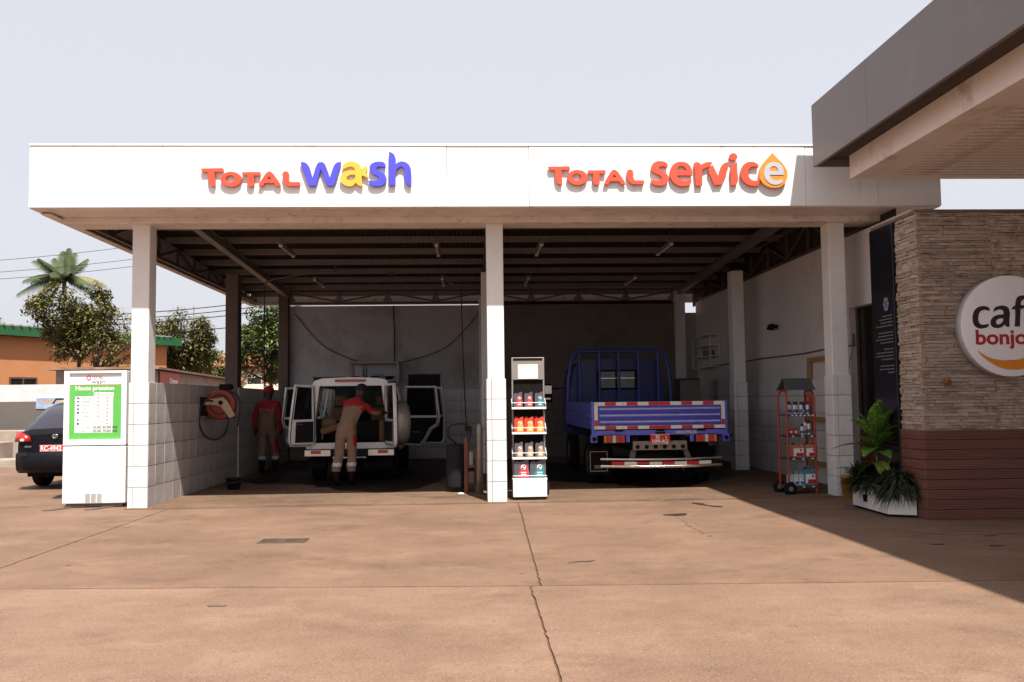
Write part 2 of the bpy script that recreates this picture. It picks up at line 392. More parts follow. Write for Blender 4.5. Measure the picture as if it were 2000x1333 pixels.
def column(cx, fy, tiles, wid=.25, dep=.3, top=4.10, m_=None):
    b = MB(); b.box(cx-wid/2, cx+wid/2, fy, fy+dep, .0, top)
    c = b.build('column', m_ or m_white, bld, bevel=.012)
    if tiles is None: return c
    b = MB(); b.box(cx-wid/2-.006, cx+wid/2+.006, fy-.006, fy+dep+.006, .0, 1.795); b.build('grout_bed', m_grout, c)
    W = wid+.036; y0 = fy-.006
    for k in range(6):
        z = .15+.3*k; s_ = .075
        if k == 0 and cx < 0 or (k == 1 and cx < 0) or k in (4,) and cx > 0: pass
        if cx < 0 and k in (1,):
            tile(c, cx, y0, z, '-y', W)
        else:
            tile(c, cx-W/2+s_/2, y0, z, '-y', s_); tile(c, cx-W/2+s_+(W-s_)/2, y0, z, '-y', W-s_)
        for side in ('-x', '+x'):
            if side in tiles:
                x = cx + (wid/2+.006)*(1 if side == '+x' else -1); d_ = dep+.012
                tile(c, x, fy-.006+d_*.33, z, side, d_*.66); tile(c, x, fy-.006+d_*.83, z, side, d_*.34)
    return c
m_brown = mat('dark_brown_column', (.10, .065, .05), .7, var=.2, scale=3, bump=.1)  # left rear columns, coloured darker than the other columns
XL, XC, XR = -4.745, .397, 5.55
YA, YB, YC_ = 13.52, 18.66, 23.8
column(XL, YA, ''); 
LC = [o for o in bld.children] 
column(XC, YA, '-x+x'); column(XR, YA, '-x')
column(XL, YB, None, m_=m_brown); column(XC, YB, '-x+x', wid=.27); column(XR, YB, '-x')
column(XL, YC_, None, top=4.3, m_=m_brown); column(XC, YC_+.05, None, top=4.2); column(XR, YC_, None, top=4.3)
# left parapet wall with tiled inner face
b = MB(); b.box(-4.80, -4.614, YA+.31, 24.0, 0, 1.792); lw = b.build('wall', m_grout, bld)
y = YA-.006
n = 0
while y < 23.7:
    wd = .4 if n else .31
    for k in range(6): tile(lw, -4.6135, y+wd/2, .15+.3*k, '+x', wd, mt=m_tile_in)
    y += wd; n += 1
MB().box(-4.812, -4.606, YA+.31, 24.0, 1.793, 1.803).build('coping', m_wallp, lw)
MB().box(-4.601, -4.586, YB-.012, YB+.014, 0.02, 1.8).build('corner_trim', m_white, lw)
# back wall
m_wallshade = mat('shade_darkened_wall', (.19, .155, .14), .8, var=.2, scale=1, bump=.12, bscale=25, wear=((.07, .05, .042), .5, .78, .7))  # wall paint darkened to carry the service bay's deep shade
b = MB(); b.box(-4.62, .40, 24.0, 24.2, 0, 3.985); bw = b.build('wall', m_wallp, bld)
b = MB(); b.box(.401, 5.42, 24.0, 24.2, 0, 3.985); bw2 = b.build('wall', m_wallshade, bld)
m_tile_shade = mat('shade_darkened_tile', (.17, .145, .135), .4, var=.12, scale=4, rand=.08, wear=((.08, .055, .045), .5, .78, 1.6))  # same tile, with the bay's shade painted into its colour
b = MB(); b.box(5.68, 7.0, 24.0, 24.2, 0, 3.74); b.build('wall', m_wallp, bld)
MB().box(-4.6, 5.4, 23.994, 23.999, 0, 1.8).build('grout_bed', m_grout, bw)
x = -4.6; n = 0
while x < 5.39:
    wd = min(.4, 5.4-x)
    for k in range(6):
        if wd > .1: tile(bw if x < .3 else bw2, x+wd/2+(0), 23.993, .15+.3*k, '-y', wd, mt=m_tile_in if x < .3 else m_tile_shade)
    x += wd
for (x0, x1, z0, z1) in ((-4.0, -3.2, 1.95, 2.12), (-1.57, -.75, 1.82, 2.17)):   # dark vent openings
    q = MB().box(x0, x1, 23.975, 23.998, z0, z1).build('vent_opening', mat('dark_recess', (.02, .016, .014), .8, var=.2), bw)
    MB().box(x0-.03, x1+.03, 23.965, 23.99, z1, z1+.03).build('lintel', m_steel, q)
MB().box(.45, 5.42, 24.05, 24.07, 3.985, 4.06).build('wall_closure', m_sheet, bld)
# right wall
m_wallr = mat('cream_wall_paint', (.62, .59, .57), .7, var=.06, scale=1.0, bump=.1, bscale=25, wear=((.36, .28, .23), .58, .8, .9))
b = MB(); b.box(6.0, 6.2, 14.22, 24.0, 0, 4.0); rw = b.build('wall', m_wallr, bld)
b = MB(); b.box(6.0, 6.2, 12.08, 14.22, 2.86, 3.995); b.build('wall', m_wallr, bld)
MB().box(5.994, 5.999, 14.3, 24.0, 0, 1.8).build('grout_bed', m_grout, rw)
y = 14.32; n = 0
while y < 23.7:
    for k in range(6): tile(rw, 5.993, y+.2, .15+.3*k, '-x', .4)
    y += .4
MB().tube([(5.985, 14.3, 2.29), (5.985, 16.2, 2.25), (5.985, 18.5, 2.27), (5.985, 23.9, 2.26)], .014, 6).build('conduit', m_steel, rw)
# front beam and eave frame
b = MB(); b.box(-5.83, 6.33, 13.38, 13.86, 4.09, 4.30); fb = b.build('front_beam', m_beam, bld, bevel=.01)
def pz(y): return 4.67-.034*(y-15)          # underside of the purlins
for X in (XL+.07, XR-.04):                  # main girders along the column lines: I-section
    b = MB()
    for (dx, z0, z1) in ((.07, -.16, -.146), (.004, -.146, -.014), (.07, -.014, 0)):
        b.hexa([(X-dx, 13.87, pz(13.87)+z0), (X+dx, 13.87, pz(13.87)+z0), (X+dx, 24.3, pz(24.3)+z0), (X-dx, 24.3, pz(24.3)+z0),
                (X-dx, 13.87, pz(13.87)+z1), (X+dx, 13.87, pz(13.87)+z1), (X+dx, 24.3, pz(24.3)+z1), (X-dx, 24.3, pz(24.3)+z1)])
    b.build('girder', m_steel_l, bld)
X = XC
b = MB(); b.hexa([(X-.07, 13.87, pz(13.87)-.16), (X+.07, 13.87, pz(13.87)-.16), (X+.07, 24.3, pz(24.3)-.16), (X-.07, 24.3, pz(24.3)-.16), (X-.07, 13.87, pz(13.87)), (X+.07, 13.87, pz(13.87)), (X+.07, 24.3, pz(24.3)), (X-.07, 24.3, pz(24.3))]); b.build('girder', m_steel, bld)
for k in range(10):                         # purlins: C-sections
    y = 14.35+1.165*k; z = pz(y)
    b = MB(); b.box(-5.82, 6.3, y, y+.012, z, z+.12); b.box(-5.82, 6.3, y+.012, y+.06, z, z+.012); b.build('purlin', m_steel_l, bld)
# corrugated roof sheet, ribs run from front to back
b = MB(); vs = []; nx = 150; x0, x1 = -5.93, 6.75
for j, y in enumerate((12.95, 25.25)):
    for i in range(nx*4+1):
        x = x0+(x1-x0)*i/(nx*4); z = pz(y)+.125 + (.03 if (i % 4) in (1, 2) else 0)
        vs.append((x, y, z))
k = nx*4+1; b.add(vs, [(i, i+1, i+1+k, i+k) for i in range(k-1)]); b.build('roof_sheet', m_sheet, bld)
# edge trusses left, right, back
def truss(p, q, zb, topf, npan, name='truss', mt=None):
    t = MB(); p = Vector(p); q = Vector(q); mt = mt or m_steel
    t.bar((p.x, p.y, zb+.03), (q.x, q.y, zb+.03), .06); o = t.build(name, mt, bld)
    for i in range(npan+1):
        a = p.lerp(q, i/npan); zt = topf(a.y)
        MB().bar((a.x, a.y, zb+.06), (a.x, a.y, zt), .045).build('post', mt, o)
        if i < npan:
            c = p.lerp(q, (i+1)/npan); zt2 = topf(c.y)
            s0, s1 = ((a.x, a.y, zt-.03), (c.x, c.y, zb+.07)) if i % 2 == 0 else ((a.x, a.y, zb+.07), (c.x, c.y, zt2-.03))
            MB().bar(s0, s1, .04).build('diagonal', mt, o)
    return o
truss((-5.72, 13.9), (-5.72, 25.0), 4.17, lambda y: pz(y), 10)
truss((6.1, 13.9), (6.1, 23.9), 4.03, lambda y: pz(y), 9)
bt = truss((-4.6, 24.08), (5.4, 24.08), 4.03, lambda y: pz(24.1)-.0, 8)
for i in range(9):
    x = -4.6+10*i/8; MB().prism([(x-.14, 4.1), (x+.14, 4.1), (x+.06, 4.24), (x-.06, 4.24)], 24.03, 24.045, 'y').build('gusset', m_steel_l, bt)
MB().box(6.17, 6.19, 12.9, 25.0, 3.99, 4.62).build('wall_closure', m_sheet, bld)
# eave cladding left, right, back with light gutter lips
for nm, b in (('eave_cladding', MB().box(-5.95, -5.93, 13.0, 25.3, 4.15, 4.86)), ('eave_cladding', MB().box(-5.93, 6.8, 25.28, 25.3, 4.15, 4.5)), ('eave_cladding', MB().box(6.78, 6.8, 13.0, 25.28, 4.15, 4.86))):
    b.build(nm, m_beam, bld)
b = MB(); b.box(-5.93, -5.80, 13.0, 25.28, 4.135, 4.155); b.build('gutter_lip', m_beam, bld)
b = MB(); b.box(-5.80, 6.7, 25.1, 25.28, 4.135, 4.155); b.build('gutter_lip', m_beam, bld)
# fascia of separate panels with a cap flashing
fz0, fz1, fy = 4.19, 5.05, 12.75
edges = [-6.0, -4.2, -.285, .869, 4.82, 5.87, 6.79]
fa = MB().box(-5.97, 6.76, fy+.03, fy+.2, fz0+.03, fz1-.01).build('fascia_frame', m_steel, bld)
for a, c in zip(edges, edges[1:]):
    b = MB(); b.box(a+.003, c-.003, fy+random.uniform(0, .003), fy+.03, fz0, fz1); b.build('fascia_panel', m_fascia, fa, bevel=.003, seg=1)
for x in (-6.0, 6.79): MB().box(min(x, x+.03*(1 if x < 0 else -1)), max(x, x+.03*(1 if x < 0 else -1)), fy+.031, fy+.26, fz0, fz1).build('fascia_panel', m_fascia, fa)
for a, c in zip(edges, edges[1:]): MB().box(a, c-.002, fy-.012, fy+.3, fz1+.001+random.uniform(0, .002), fz1+.03).build('cap_flashing', m_fascia, fa)
MB().box(-5.99, 6.78, fy+.032, 13.37, fz0-.012, fz0+.02).build('soffit', m_beam, fa)

# ------------------------------------------------------------ cafe building
m_stone = mat('split_stone', (.38, .285, .22), .9, var=.38, scale=9, bump=.6, bscale=55, rand=.2, col2=(.55, .44, .355))
m_redbase = mat('red_brown_board', (.145, .055, .038), .6, var=.18, scale=5, rand=.08, bump=.1, wear=((.25, .15, .11), .58, .8, 4), stretch=(.4, .4, 6))
m_mortar = mat('stone_backing', (.16, .115, .09), .95, var=.3, scale=8)
m_black = mat('black_gloss_panel', (.010, .010, .013), .18, var=.1, spec=.5)
cafe = thing('cafe_building', 'cafe corner clad in split stone strips over a red-brown boarded base', 'building', (6, 11, 0), world=True)
CX, CY, CZ = 5.43, 10.82, 3.71
core = MB().box(CX+.04, 12, CY+.04, 12.06, 0, CZ-.02).build('wall', m_mortar, cafe)
MB().box(CX-.0, 12.1, CY-.0, 12.08, CZ-.02, CZ+.02).build('roof_slab', m_mortar, cafe)
rs = random.Random(11)
stone_me = []
for i in range(26):                                     # irregular split strips, 1 x 1 x 1 unit facing -Y
    bm = bmesh.new(); bmesh.ops.create_cube(bm, size=1)
    bmesh.ops.subdivide_edges(bm, edges=[e for e in bm.edges if abs(e.verts[0].co.x-e.verts[1].co.x) > .5], cuts=3)
    for v in bm.verts:
        if v.co.y < 0:
            v.co.y += rs.uniform(-.22, .2); v.co.z *= rs.uniform(.86, 1.06); v.co.z += rs.uniform(-.07, .07)
            v.co.x += rs.uniform(-.02, .02)
    me = bpy.data.meshes.new('stone'); bm.to_mesh(me); bm.free(); me.materials.append(m_stone); stone_me.append(me)
NST = [0]
def stone_rows(face, u0, u1, z0, z1, as_parts):
    """rows of strips; face 'f' runs along X at CY, 's' runs along Y at CX"""
    z = z0; far = MB()
    while z < z1-.01:
        h = min(rs.uniform(.022, .050), z1-z); u = u0-rs.uniform(0, .1)
        while u < u1:
            L = rs.uniform(.13, .42); e = min(u+L, u1)
            s_ = max(u, u0)
            if e-s_ > .02:
                d = rs.uniform(.030, .052)
                if as_parts and NST[0] < 300 and h > .03 and (e-s_) > .16:
                    NST[0] += 1
                    me = rs.choice(stone_me)
                    if face == 'f': inst(me, 'stone', core, ((s_+e)/2, CY+.045-d/2, z+h/2), (0, 0, rs.choice([0, 0])), (e-s_-.004, d, h-.003))
                    else: inst(me, 'stone', core, (CX+.045-d/2, (s_+e)/2, z+h/2), (0, 0, R(-90)), (e-s_-.004, d, h-.003))
                else:
                    me = rs.choice(stone_me); vs = [((s_+e)/2+v.co.x*(e-s_-.004), CY+.045-d/2+v.co.y*d, z+h/2+v.co.z*(h-.003)) for v in me.vertices]
                    if face == 's': vs = [(CX+.045-d/2+v.co.y*d, (s_+e)/2-v.co.x*(e-s_-.004), z+h/2+v.co.z*(h-.003)) for v in me.vertices]
                    far.add(vs, [tuple(p.vertices) for p in me.polygons])
            u = e
        z += h
    if far.v: o = far.build('stone', m_stone, core); o['kind'] = 'stuff'
stone_rows('s', CY+.0, 11.40, .96, CZ-.02, True)
stone_rows('f', CX, 6.35, .96, CZ-.02, True)
stone_rows('f', 6.35, 12, .96, CZ-.02, False)
z = 0.0; k = 0
while z < .955:
    h = .118
    for (nm, b) in (('board', MB().box(CX-.015, 12, CY-.02, CY+.039, z+.003, z+h-.003)),):
        o = b.build('board', m_redbase, core, bevel=.004, seg=1)
        for j in range(3): MB().box(CX-.014, 12, CY-.0215, CY-.019, z+.028+.03*j, z+.033+.03*j).build('groove', mat('groove_shadow_paint', (.075, .028, .02), .8, var=.2), o)
    MB().box(CX-.02, CX+.039, CY+.041, 11.4, z+.003, z+h-.003).build('board', m_redbase, core, bevel=.004, seg=1)
    z += h; k += 1
bp_ = MB().box(CX-.03, CX+.038, 11.41, 12.06, 0.0, CZ-.03).build('black_panel', m_black, cafe, bevel=.004)
m_ptxt = mat('panel_print', (.13, .13, .15), .6, var=0); m_pflw = mat('panel_flower_print', (.20, .23, .36), .6, var=0)
fl = MB(); 
for i in range(6):
    a = i*math.pi/3; c_ = (math.cos(a)*.045, math.sin(a)*.055); n_ = 10
    fl.add([(0, c_[0]+.033*math.cos(t*.6283), c_[1]+.04*math.sin(t*.6283)) for t in range(n_)], [tuple(range(n_))])
inst(fl.mesh('flower_print', m_pflw), 'flower_print', bp_, (CX-.0335, 11.63, 2.66))
zt = 2.50
for i, (n_c, ind) in enumerate(((3, 0), (4, 0), (4, 0), (6, 0), (0, 0), (5, 0), (5, 0), (6, 0), (4, 0), (0, 0), (3, 0), (6, 0), (6, 0), (4, 0), (0, 0), (4, 0), (5, 0), (2, 0))):
    if n_c:
        q = MB(); yy = 11.47; rr_ = random.Random(i)
        while yy < 11.47+.085*n_c*.95:
            L = rr_.uniform(.02, .06); q.box(CX-.0335, CX-.031, yy, yy+L, zt, zt+.016); yy += L+.014
        q.build('print_line', m_ptxt, bp_)
    zt -= .043
# wash-house side window of the cafe, deep in the white wall beside the panel
m_dglass = mat('dark_bronze_glass', (.016, .012, .010), .12, var=.1, spec=.5)
sw = MB().box(6.10, 6.2, 12.08, 14.22, .0, .95).build('wainscot', mat('red_brown_wainscot', (.13, .042, .032), .6, var=.15, scale=4), cafe)
wf = MB().box(6.12, 6.15, 12.09, 14.20, .951, 2.858).build('window', m_dglass, cafe)
for (a, c, z0, z1) in ((12.09, 12.15, .96, 2.85), (13.1, 13.15, .96, 2.85), (14.15, 14.2, .96, 2.85)): MB().box(6.09, 6.119, a, c, z0, z1).build('frame', m_steel, wf)

# ------------------------------------------------------------ forecourt canopy
m_grey = mat('taupe_cladding', (.175, .15, .142), .45, var=.05, scale=2, wear=((.24, .21, .2), .6, .85, 1.5))
m_ceil = mat('cream_metal_slat', (.80, .73, .67), .45, var=.06, scale=3, wear=((.3, .2, .14), .52, .75, 1.4))
can = thing('forecourt_canopy', 'large forecourt canopy with taupe fascia and slatted cream ceiling beside the cafe', 'canopy', (11, 5, 0), world=True)
X0, Y1, Z0, Z1 = 4.80, 12.40, 4.655, 5.53
deck = MB().box(X0+.05, 18, -6, Y1-.05, Z1-.25, Z1-.04).build('deck', m_steel, can)
y = Y1; k = 0
while y > -6:
    y2 = max(-6, y-(1.75 if k == 0 else 5.0)); MB().box(X0, X0+.05, y2+.004, y, Z0, Z1).build('fascia_panel', m_grey, can, bevel=.004, seg=1); y = y2; k += 1
x = X0+.051
while x < 18: MB().box(x, min(18, x+2.4)-.004, Y1-.05, Y1, Z0, Z1).build('fascia_panel', m_grey, can, bevel=.004, seg=1); x += 2.4
MB().box(X0+.05, 18, -6, Y1-.05, Z0+.10, Z0+.12).build('fascia_underside', mat('dark_underside', (.07, .05, .04), .8, var=.2), can)
cb = MB(); bx0, by1, bz0, bz1 = 5.21, 12.16, 4.43, 4.754
cb.box(bx0, bx0+.04, -6, by1, bz0, bz1); cb.box(bx0+.04, 18, by1-.04, by1, bz0, bz1)
cb.box(bx0+.04, bx0+.5, -6, by1-.04, bz0, bz0+.02); cb.box(bx0+.5, 18, by1-.2, by1-.04, bz0, bz0+.02)
cbo = cb.build('ceiling_surround', m_ceil, can, bevel=.003, seg=1)
me = MB().add([(bx0+.5, -.046, .03), (bx0+.5, -.044, 0), (bx0+.5, .044, 0), (bx0+.5, .046, .03), (18, -.046, .03), (18, -.044, 0), (18, .044, 0), (18, .046, .03)], [(0, 1, 5, 4), (1, 2, 6, 5), (2, 3, 7, 6)]).mesh('slat', m_ceil)
for k in range(85): inst(me, 'slat', cbo, (0, by1-.27-.14*k, bz0+.008))
MB().box(bx0+.5, 18, -6, by1-.2, bz0+.045, bz0+.06).build('ceiling_backing', mat('ceiling_gap', (.05, .035, .028), .8, var=.1), can)
for (x, y) in ((10.5, 9.0), (10.5, 0.5)): MB().box(x-.2, x+.2, y-.2, y+.2, 0, 4.45).build('column', m_grey, can, bevel=.01)
# ------------------------------------------------------------ fascia lettering
m_lred = mat('letter_red', (.66, .085, .045), .35, var=.03, spec=.4)
m_lblue = mat('letter_blue', (.075, .075, .56), .35, var=.03, spec=.4)
m_lyel = mat('letter_yellow', (.80, .44, .055), .35, var=.03, spec=.4)
m_lor = mat('letter_orange', (.72, .26, .05), .35, var=.04, spec=.4)
m_lwht = mat('letter_white', (.45, .45, .50), .4, var=.03)
def ell(cx, cy, rx, ry, n=10, ph=0): return [(cx+rx*math.cos(2*math.pi*i/n+ph), cy+ry*math.sin(2*math.pi*i/n+ph)) for i in range(n)]
TOTAL = [
 ('T', [[(92,432,1),(465,424,1),(484,445,1),(482,488,1),(325,485,1),(335,600,1),(338,750,1),(265,728),(225,650),(215,485,1),(112,492,1)]]),
 ('O', [ell(622,620,183,131), ell(610,617,88,68)]),
 ('T', [[(820,498,1),(1125,493,1),(1140,510,1),(1135,555,1),(1022,550,1),(1028,640,1),(1025,735,1),(985,752),(930,735),(915,550,1),(828,552,1)]]),
 ('A', [[(1300,484),(1345,505),(1420,600),(1480,690),(1502,742,1),(1425,742,1),(1385,685,1),(1215,687,1),(1185,742,1),(1112,742,1),(1140,680),(1200,580),(1262,500)], [(1300,562,1),(1350,622,1),(1248,625,1)]]),
 ('L', [[(1580,483),(1625,490),(1645,530),(1648,630),(1670,668),(1720,675,1),(1825,672,1),(1848,690,1),(1840,738,1),(1720,740,1),(1630,735),(1570,690),(1545,600),(1543,510)]])]
WASH = [
 ('w', [[(35,292,1),(110,298),(165,355),(200,460),(230,562,1),(262,455),(300,340),(330,300),(370,290),(415,305),(450,370),(485,470),(514,555,1),(545,460),(580,360),(615,310),(655,292),(697,290,1),(660,420),(620,560),(580,675,1),(470,680,1),(430,580),(395,470),(367,398,1),(340,480),(305,610),(285,678,1),(170,680,1),(130,570),(80,430)]]),
 ('a', [[(725,350,1),(780,300),(850,283),(940,295),(1005,340),(1030,395),(1042,408,1),(1085,380),(1112,345,1),(1128,400),(1105,460,1),(1130,500),(1145,555,1),(1090,525),(1035,510,1),(1040,600),(1050,685,1),(990,670),(940,625,1),(890,675),(830,685),(750,660),(695,600),(695,530),(740,465),(820,438),(930,430,1),(920,390),(880,364),(820,367),(735,405,1)], [(935,495,1),(840,502),(790,540),(800,585),(840,600),(900,585),(930,550)]]),
 ('s', [[(1320,282),(1400,295),(1425,325),(1427,375,1),(1330,362),(1285,377),(1288,408),(1330,440),(1400,480),(1440,550),(1430,620),(1370,670),(1290,685),(1200,672),(1165,640),(1152,595,1),(1240,602),(1300,595),(1325,560),(1310,525),(1250,500),(1190,450),(1168,390),(1190,330),(1245,295)]]),
 ('h', [[(1492,118,1),(1550,145),(1590,210),(1595,330,1),(1650,290),(1720,280),(1790,310),(1835,370),(1850,450),(1853,685,1),(1790,660),(1752,590),(1748,450),(1735,395),(1690,365),(1640,385),(1605,430),(1595,500),(1592,670,1),(1490,672,1)]])]
SERVICE = [
 ('s', [[(200,220),(270,235),(298,265),(290,300,1),(235,285),(190,295),(185,325),(230,350),(285,390),(305,440),(285,500),(230,535),(160,535),(100,515),(80,465,1),(150,472),(200,465),(220,440),(195,405),(130,375),(90,335),(95,275),(140,232)]]),
 ('e', [[(470,228),(550,245),(605,310),(618,405,1),(415,405,1),(430,445),(480,475),(540,475),(605,455,1),(590,515),(540,540),(470,545),(400,520),(345,460),(330,390),(345,310),(395,250)], [(415,345,1),(430,300),(480,282),(525,300),(545,345,1)]]),
 ('r', [[(650,240,1),(700,235),(740,270,1),(790,240),(880,230,1),(860,280),(800,305),(755,330),(748,390),(745,535,1),(665,540,1),(658,400)]]),
 ('v', [[(888,270,1),(920,340),(960,425,1),(985,340),(1020,270),(1060,240),(1097,232,1),(1085,320),(1040,430),(1000,525,1),(905,530,1),(870,440),(835,330)]]),
 ('i', [[(1210,235,1),(1210,360),(1215,470),(1190,520),(1130,538,1),(1125,430),(1128,320),(1150,265)], ell(1165,163,50,47)]),
 ('c', [[(1380,230),(1450,240),(1492,275),(1490,300,1),(1430,288),(1375,310),(1352,370),(1365,430),(1410,472),(1460,475),(1497,462,1),(1497,505),(1475,535),(1400,542),(1320,510),(1270,450),(1258,370),(1285,290),(1330,245)]])]
DROP = [[(1678,118,1),(1740,185),(1820,270),(1865,370),(1850,470),(1790,545),(1690,570),(1590,545),(1520,480),(1500,390),(1530,290),(1600,200)]]
DROPE = [[(1680,240),(1760,255),(1810,320),(1818,405,1),(1630,405,1),(1645,445),(1690,475),(1750,475),(1800,458,1),(1790,500),(1740,528),(1670,530),(1600,490),(1560,420),(1565,340),(1600,275)], [(1628,355,1),(1645,310),(1690,290),(1730,310),(1748,355,1)]]
FY = 12.75
def letter(spl, fn, m_, parent, y=FY-.036, ext=.018, name='letter'):
    """outline mapped to metres on the fascia; front face about 11 cm off the panel, on stand-offs"""
    S = [[(fn(p[0], p[1])[0], fn(p[0], p[1])[1], len(p) > 2) for p in sp] for sp in spl]
    me = curve_mesh(name, S, m_, ext, .003)
    o = inst(me, name, parent, (0, y, 0), FACE_CAM)
    xs = [p[0] for p in S[0]]; zs = [p[1] for p in S[0]]
    q = MB()
    for k in (.35, .65): q.cyl(((min(xs)*(1-k)+max(xs)*k), y+ext, (min(zs)+max(zs))/2), ((min(xs)*(1-k)+max(xs)*k), FY+.002, (min(zs)+max(zs))/2), .008, n=6)
    return o
def s1(px, py): return (-3.659+(px-390)*.006985, 4.697-(py-330)*.00713)
def s2(px, py): return (1.125+(px-1070)*.00725, 4.695-(py-330)*.00732)
A1 = lambda x, y: s1(380+x/9.0909, 280+y/9.0909)
B1 = lambda x, y: s1(580+x/8.3333, 280+y/8.3333)
C2 = lambda x, y: s2(1060+(108+(x-92)*.9636)/9.0909, 280+(y-32)/9.0909)
D2 = lambda x, y: s2(1260+x/6.6667, 280+y/6.6667)
sg = thing('fascia_sign', 'raised fascia lettering reading TOTAL in red and wash in blue and yellow', 'sign', (-2.2, FY, 4.6), world=True)
for c, sp in TOTAL: letter(sp, A1, m_lred, sg)
for c, sp in WASH: letter(sp, B1, m_lyel if c == 'a' else m_lblue, sg)
sg = thing('fascia_sign', 'raised red fascia lettering reading TOTAL service with an orange drop', 'sign', (2.8, FY, 4.6), world=True)
for c, sp in TOTAL: letter(sp, C2, m_lred, sg)
for c, sp in SERVICE: letter(sp, D2, m_lred, sg)
dr = letter(DROP, D2, m_lor, sg, y=FY-.042, ext=.024, name='drop')
S = [[(*D2(p[0], p[1]), len(p) > 2) for p in sp] for sp in DROPE]
inst(curve_mesh('letter', S, m_lwht, .004), 'letter', sg, (0, FY-.0735, 0), FACE_CAM)

# ------------------------------------------------------------ cafe disc sign
m_disc = mat('disc_white', (.84, .82, .84), .3, var=.02); m_rim = mat('disc_rim', (.45, .43, .44), .35, var=.05)
cs = thing('disc_sign', 'round white wall sign reading cafe bonjour over an orange smile', 'sign', (6.45, 10.77, 2.29))
prof = [(0, -.115), (.585, -.115), (.603, -.108), (.61, -.09), (.61, .02)]
MB().lathe(prof[:3], 64, 0, None, 'y').build('face', m_disc, cs)
MB().lathe(prof[2:]+[(0, .02)], 64, 0, None, 'y').build('rim', m_rim, cs)
m_choc = mat('dark_chocolate_print', (.020, .008, .008), .5, var=0); m_cred = mat('red_print', (.42, .012, .02), .5, var=0); m_cor = mat('orange_print', (.72, .24, .008), .5, var=.03)
def K(x, y): px = 1860+x/5.795; py = 520+y/5.795; return (5.827+(px-1866)*.00645-6.45, 2.284-(py-640)*.00615-2.29)
CAFE = {
 'c': [[(370,520,1),(368,490),(330,468),(280,466),(225,490),(188,550),(180,620),(195,680),(240,714),(300,714),(345,695),(357,665,1),(310,672),(265,668),(243,630),(245,580),(265,530),(310,508)]],
 'a': [[(410,532,1),(425,490),(470,466),(530,462),(575,485),(590,540),(583,620),(580,700,1),(548,700,1),(528,675,1),(490,705),(430,712),(385,690),(376,640),(400,595),(450,568),(520,560,1),(520,525),(490,505),(450,512)], [(518,605,1),(460,612),(435,640),(445,670),(480,665),(510,640)]],
 'f': [[(778,350,1),(765,385),(735,400),(720,420),(715,458,1),(762,458,1),(745,492),(712,500,1),(702,600),(695,698,1),(638,698,1),(648,600),(652,505,1),(610,502,1),(630,475),(655,460,1),(660,420),(680,370),(720,350)]],
 'e': [[(868,460),(930,480),(955,540),(950,600,1),(815,600,1),(820,650),(860,672),(935,665,1),(925,698),(870,714),(810,705),(765,660),(755,590),(780,510),(820,470)], [(820,556,1),(840,515),(872,505),(892,525),(893,556,1)], [(880,440,1),(905,385,1),(965,360,1),(920,435,1)]]}
for k in 'cafe':
    S = [[(*K(p[0], p[1]), len(p) > 2) for p in sp] for sp in CAFE[k]]
    inst(curve_mesh('letter', S, m_choc, .002), 'letter', cs, (0, -.117, 0), FACE_CAM)
x0, z0 = K(205, 893); me = text_mesh('bonjour', .245, m_cred, .002, .006, width=.885)
inst(me, 'lettering', cs, (x0, -.117, z0), FACE_CAM)
S = [[(*K(p[0], p[1]), len(p) > 2) for p in [(215,960),(330,1035),(450,1070),(570,1072),(690,1060),(800,1000),(920,940),(990,890,1),(930,1010),(830,1120),(720,1170),(600,1182),(470,1160),(350,1095),(260,1020)]]]
S[0][0] = (*K(215, 960), True)
inst(curve_mesh('smile', S, m_cor, .002), 'smile', cs, (0, -.117, 0), FACE_CAM)
# small brass lamp on the stone below the disc
wl = thing('wall_lamp', 'small brass spotlight fixed on the stone below the round sign', 'lamp', (5.72, 10.80, 1.64))
m_brass = mat('brass', (.42, .22, .09), .35, metal=.7, var=.2)
MB().cyl((0, .03, 0), (0, -.02, 0), .03).build('base', m_brass, wl); MB().cyl((-.02, -.02, .02), (-.02, -.09, -.015), .032, .036).build('head', m_brass, wl)

# ------------------------------------------------------------ price board
m_enam = mat('white_enamel', (.76, .76, .755), .35, var=.03, scale=3, wear=((.5, .42, .36), .66, .85, 3))
m_alu = mat('brushed_alloy', (.55, .55, .54), .35, metal=.6, var=.08)
m_green = mat('poster_green', (.10, .40, .075), .5, var=.07, scale=4, bump=.5, bscale=5, stretch=(1, 1, .6))
m_pwhite = mat('poster_white', (.75, .75, .74), .5, var=.03, bump=.4, bscale=5)
m_pred = mat('poster_red', (.45, .04, .05), .5, var=0); m_pgrey = mat('poster_grey', (.16, .16, .18), .5, var=0); m_pline = mat('poster_line', (.33, .36, .34), .6, var=0)
m_porange = mat('poster_orange', (.62, .21, .06), .5, var=0); m_pblue = mat('poster_icon_blue', (.07, .07, .25), .5, var=0); m_pink = mat('poster_ink', (.05, .07, .05), .5, var=0)
pb = thing('price_board', 'tall white price board on flat steel feet with green Haute pression poster', 'price board', (-5.455, 13.84, 0), R(.6))
b = MB(); b.box(-.448, .448, -.09, .09, .06, .885); b.build('lower_cabinet', m_enam, pb, bevel=.012)
b = MB(); b.box(-.44, .44, -.075, .085, .885, .9); b.build('joint_gap', m_pit, pb)
MB().box(-.448, .448, -.04, .09, .90, 1.985).build('upper_cabinet', m_enam, pb, bevel=.012)
fr = MB(); fr.box(-.448, -.372, -.09, -.041, .90, 1.985); fr.box(.372, .448, -.09, -.041, .90, 1.985); fr.box(-.372, .372, -.09, -.041, .90, .982); fr.box(-.372, .372, -.09, -.041, 1.948, 1.985)
fr.build('poster_frame', m_enam, pb, bevel=.006)
MB().box(-.372, .372, -.056, -.043, .982, 1.948).build('poster_sheet', m_pwhite, pb)
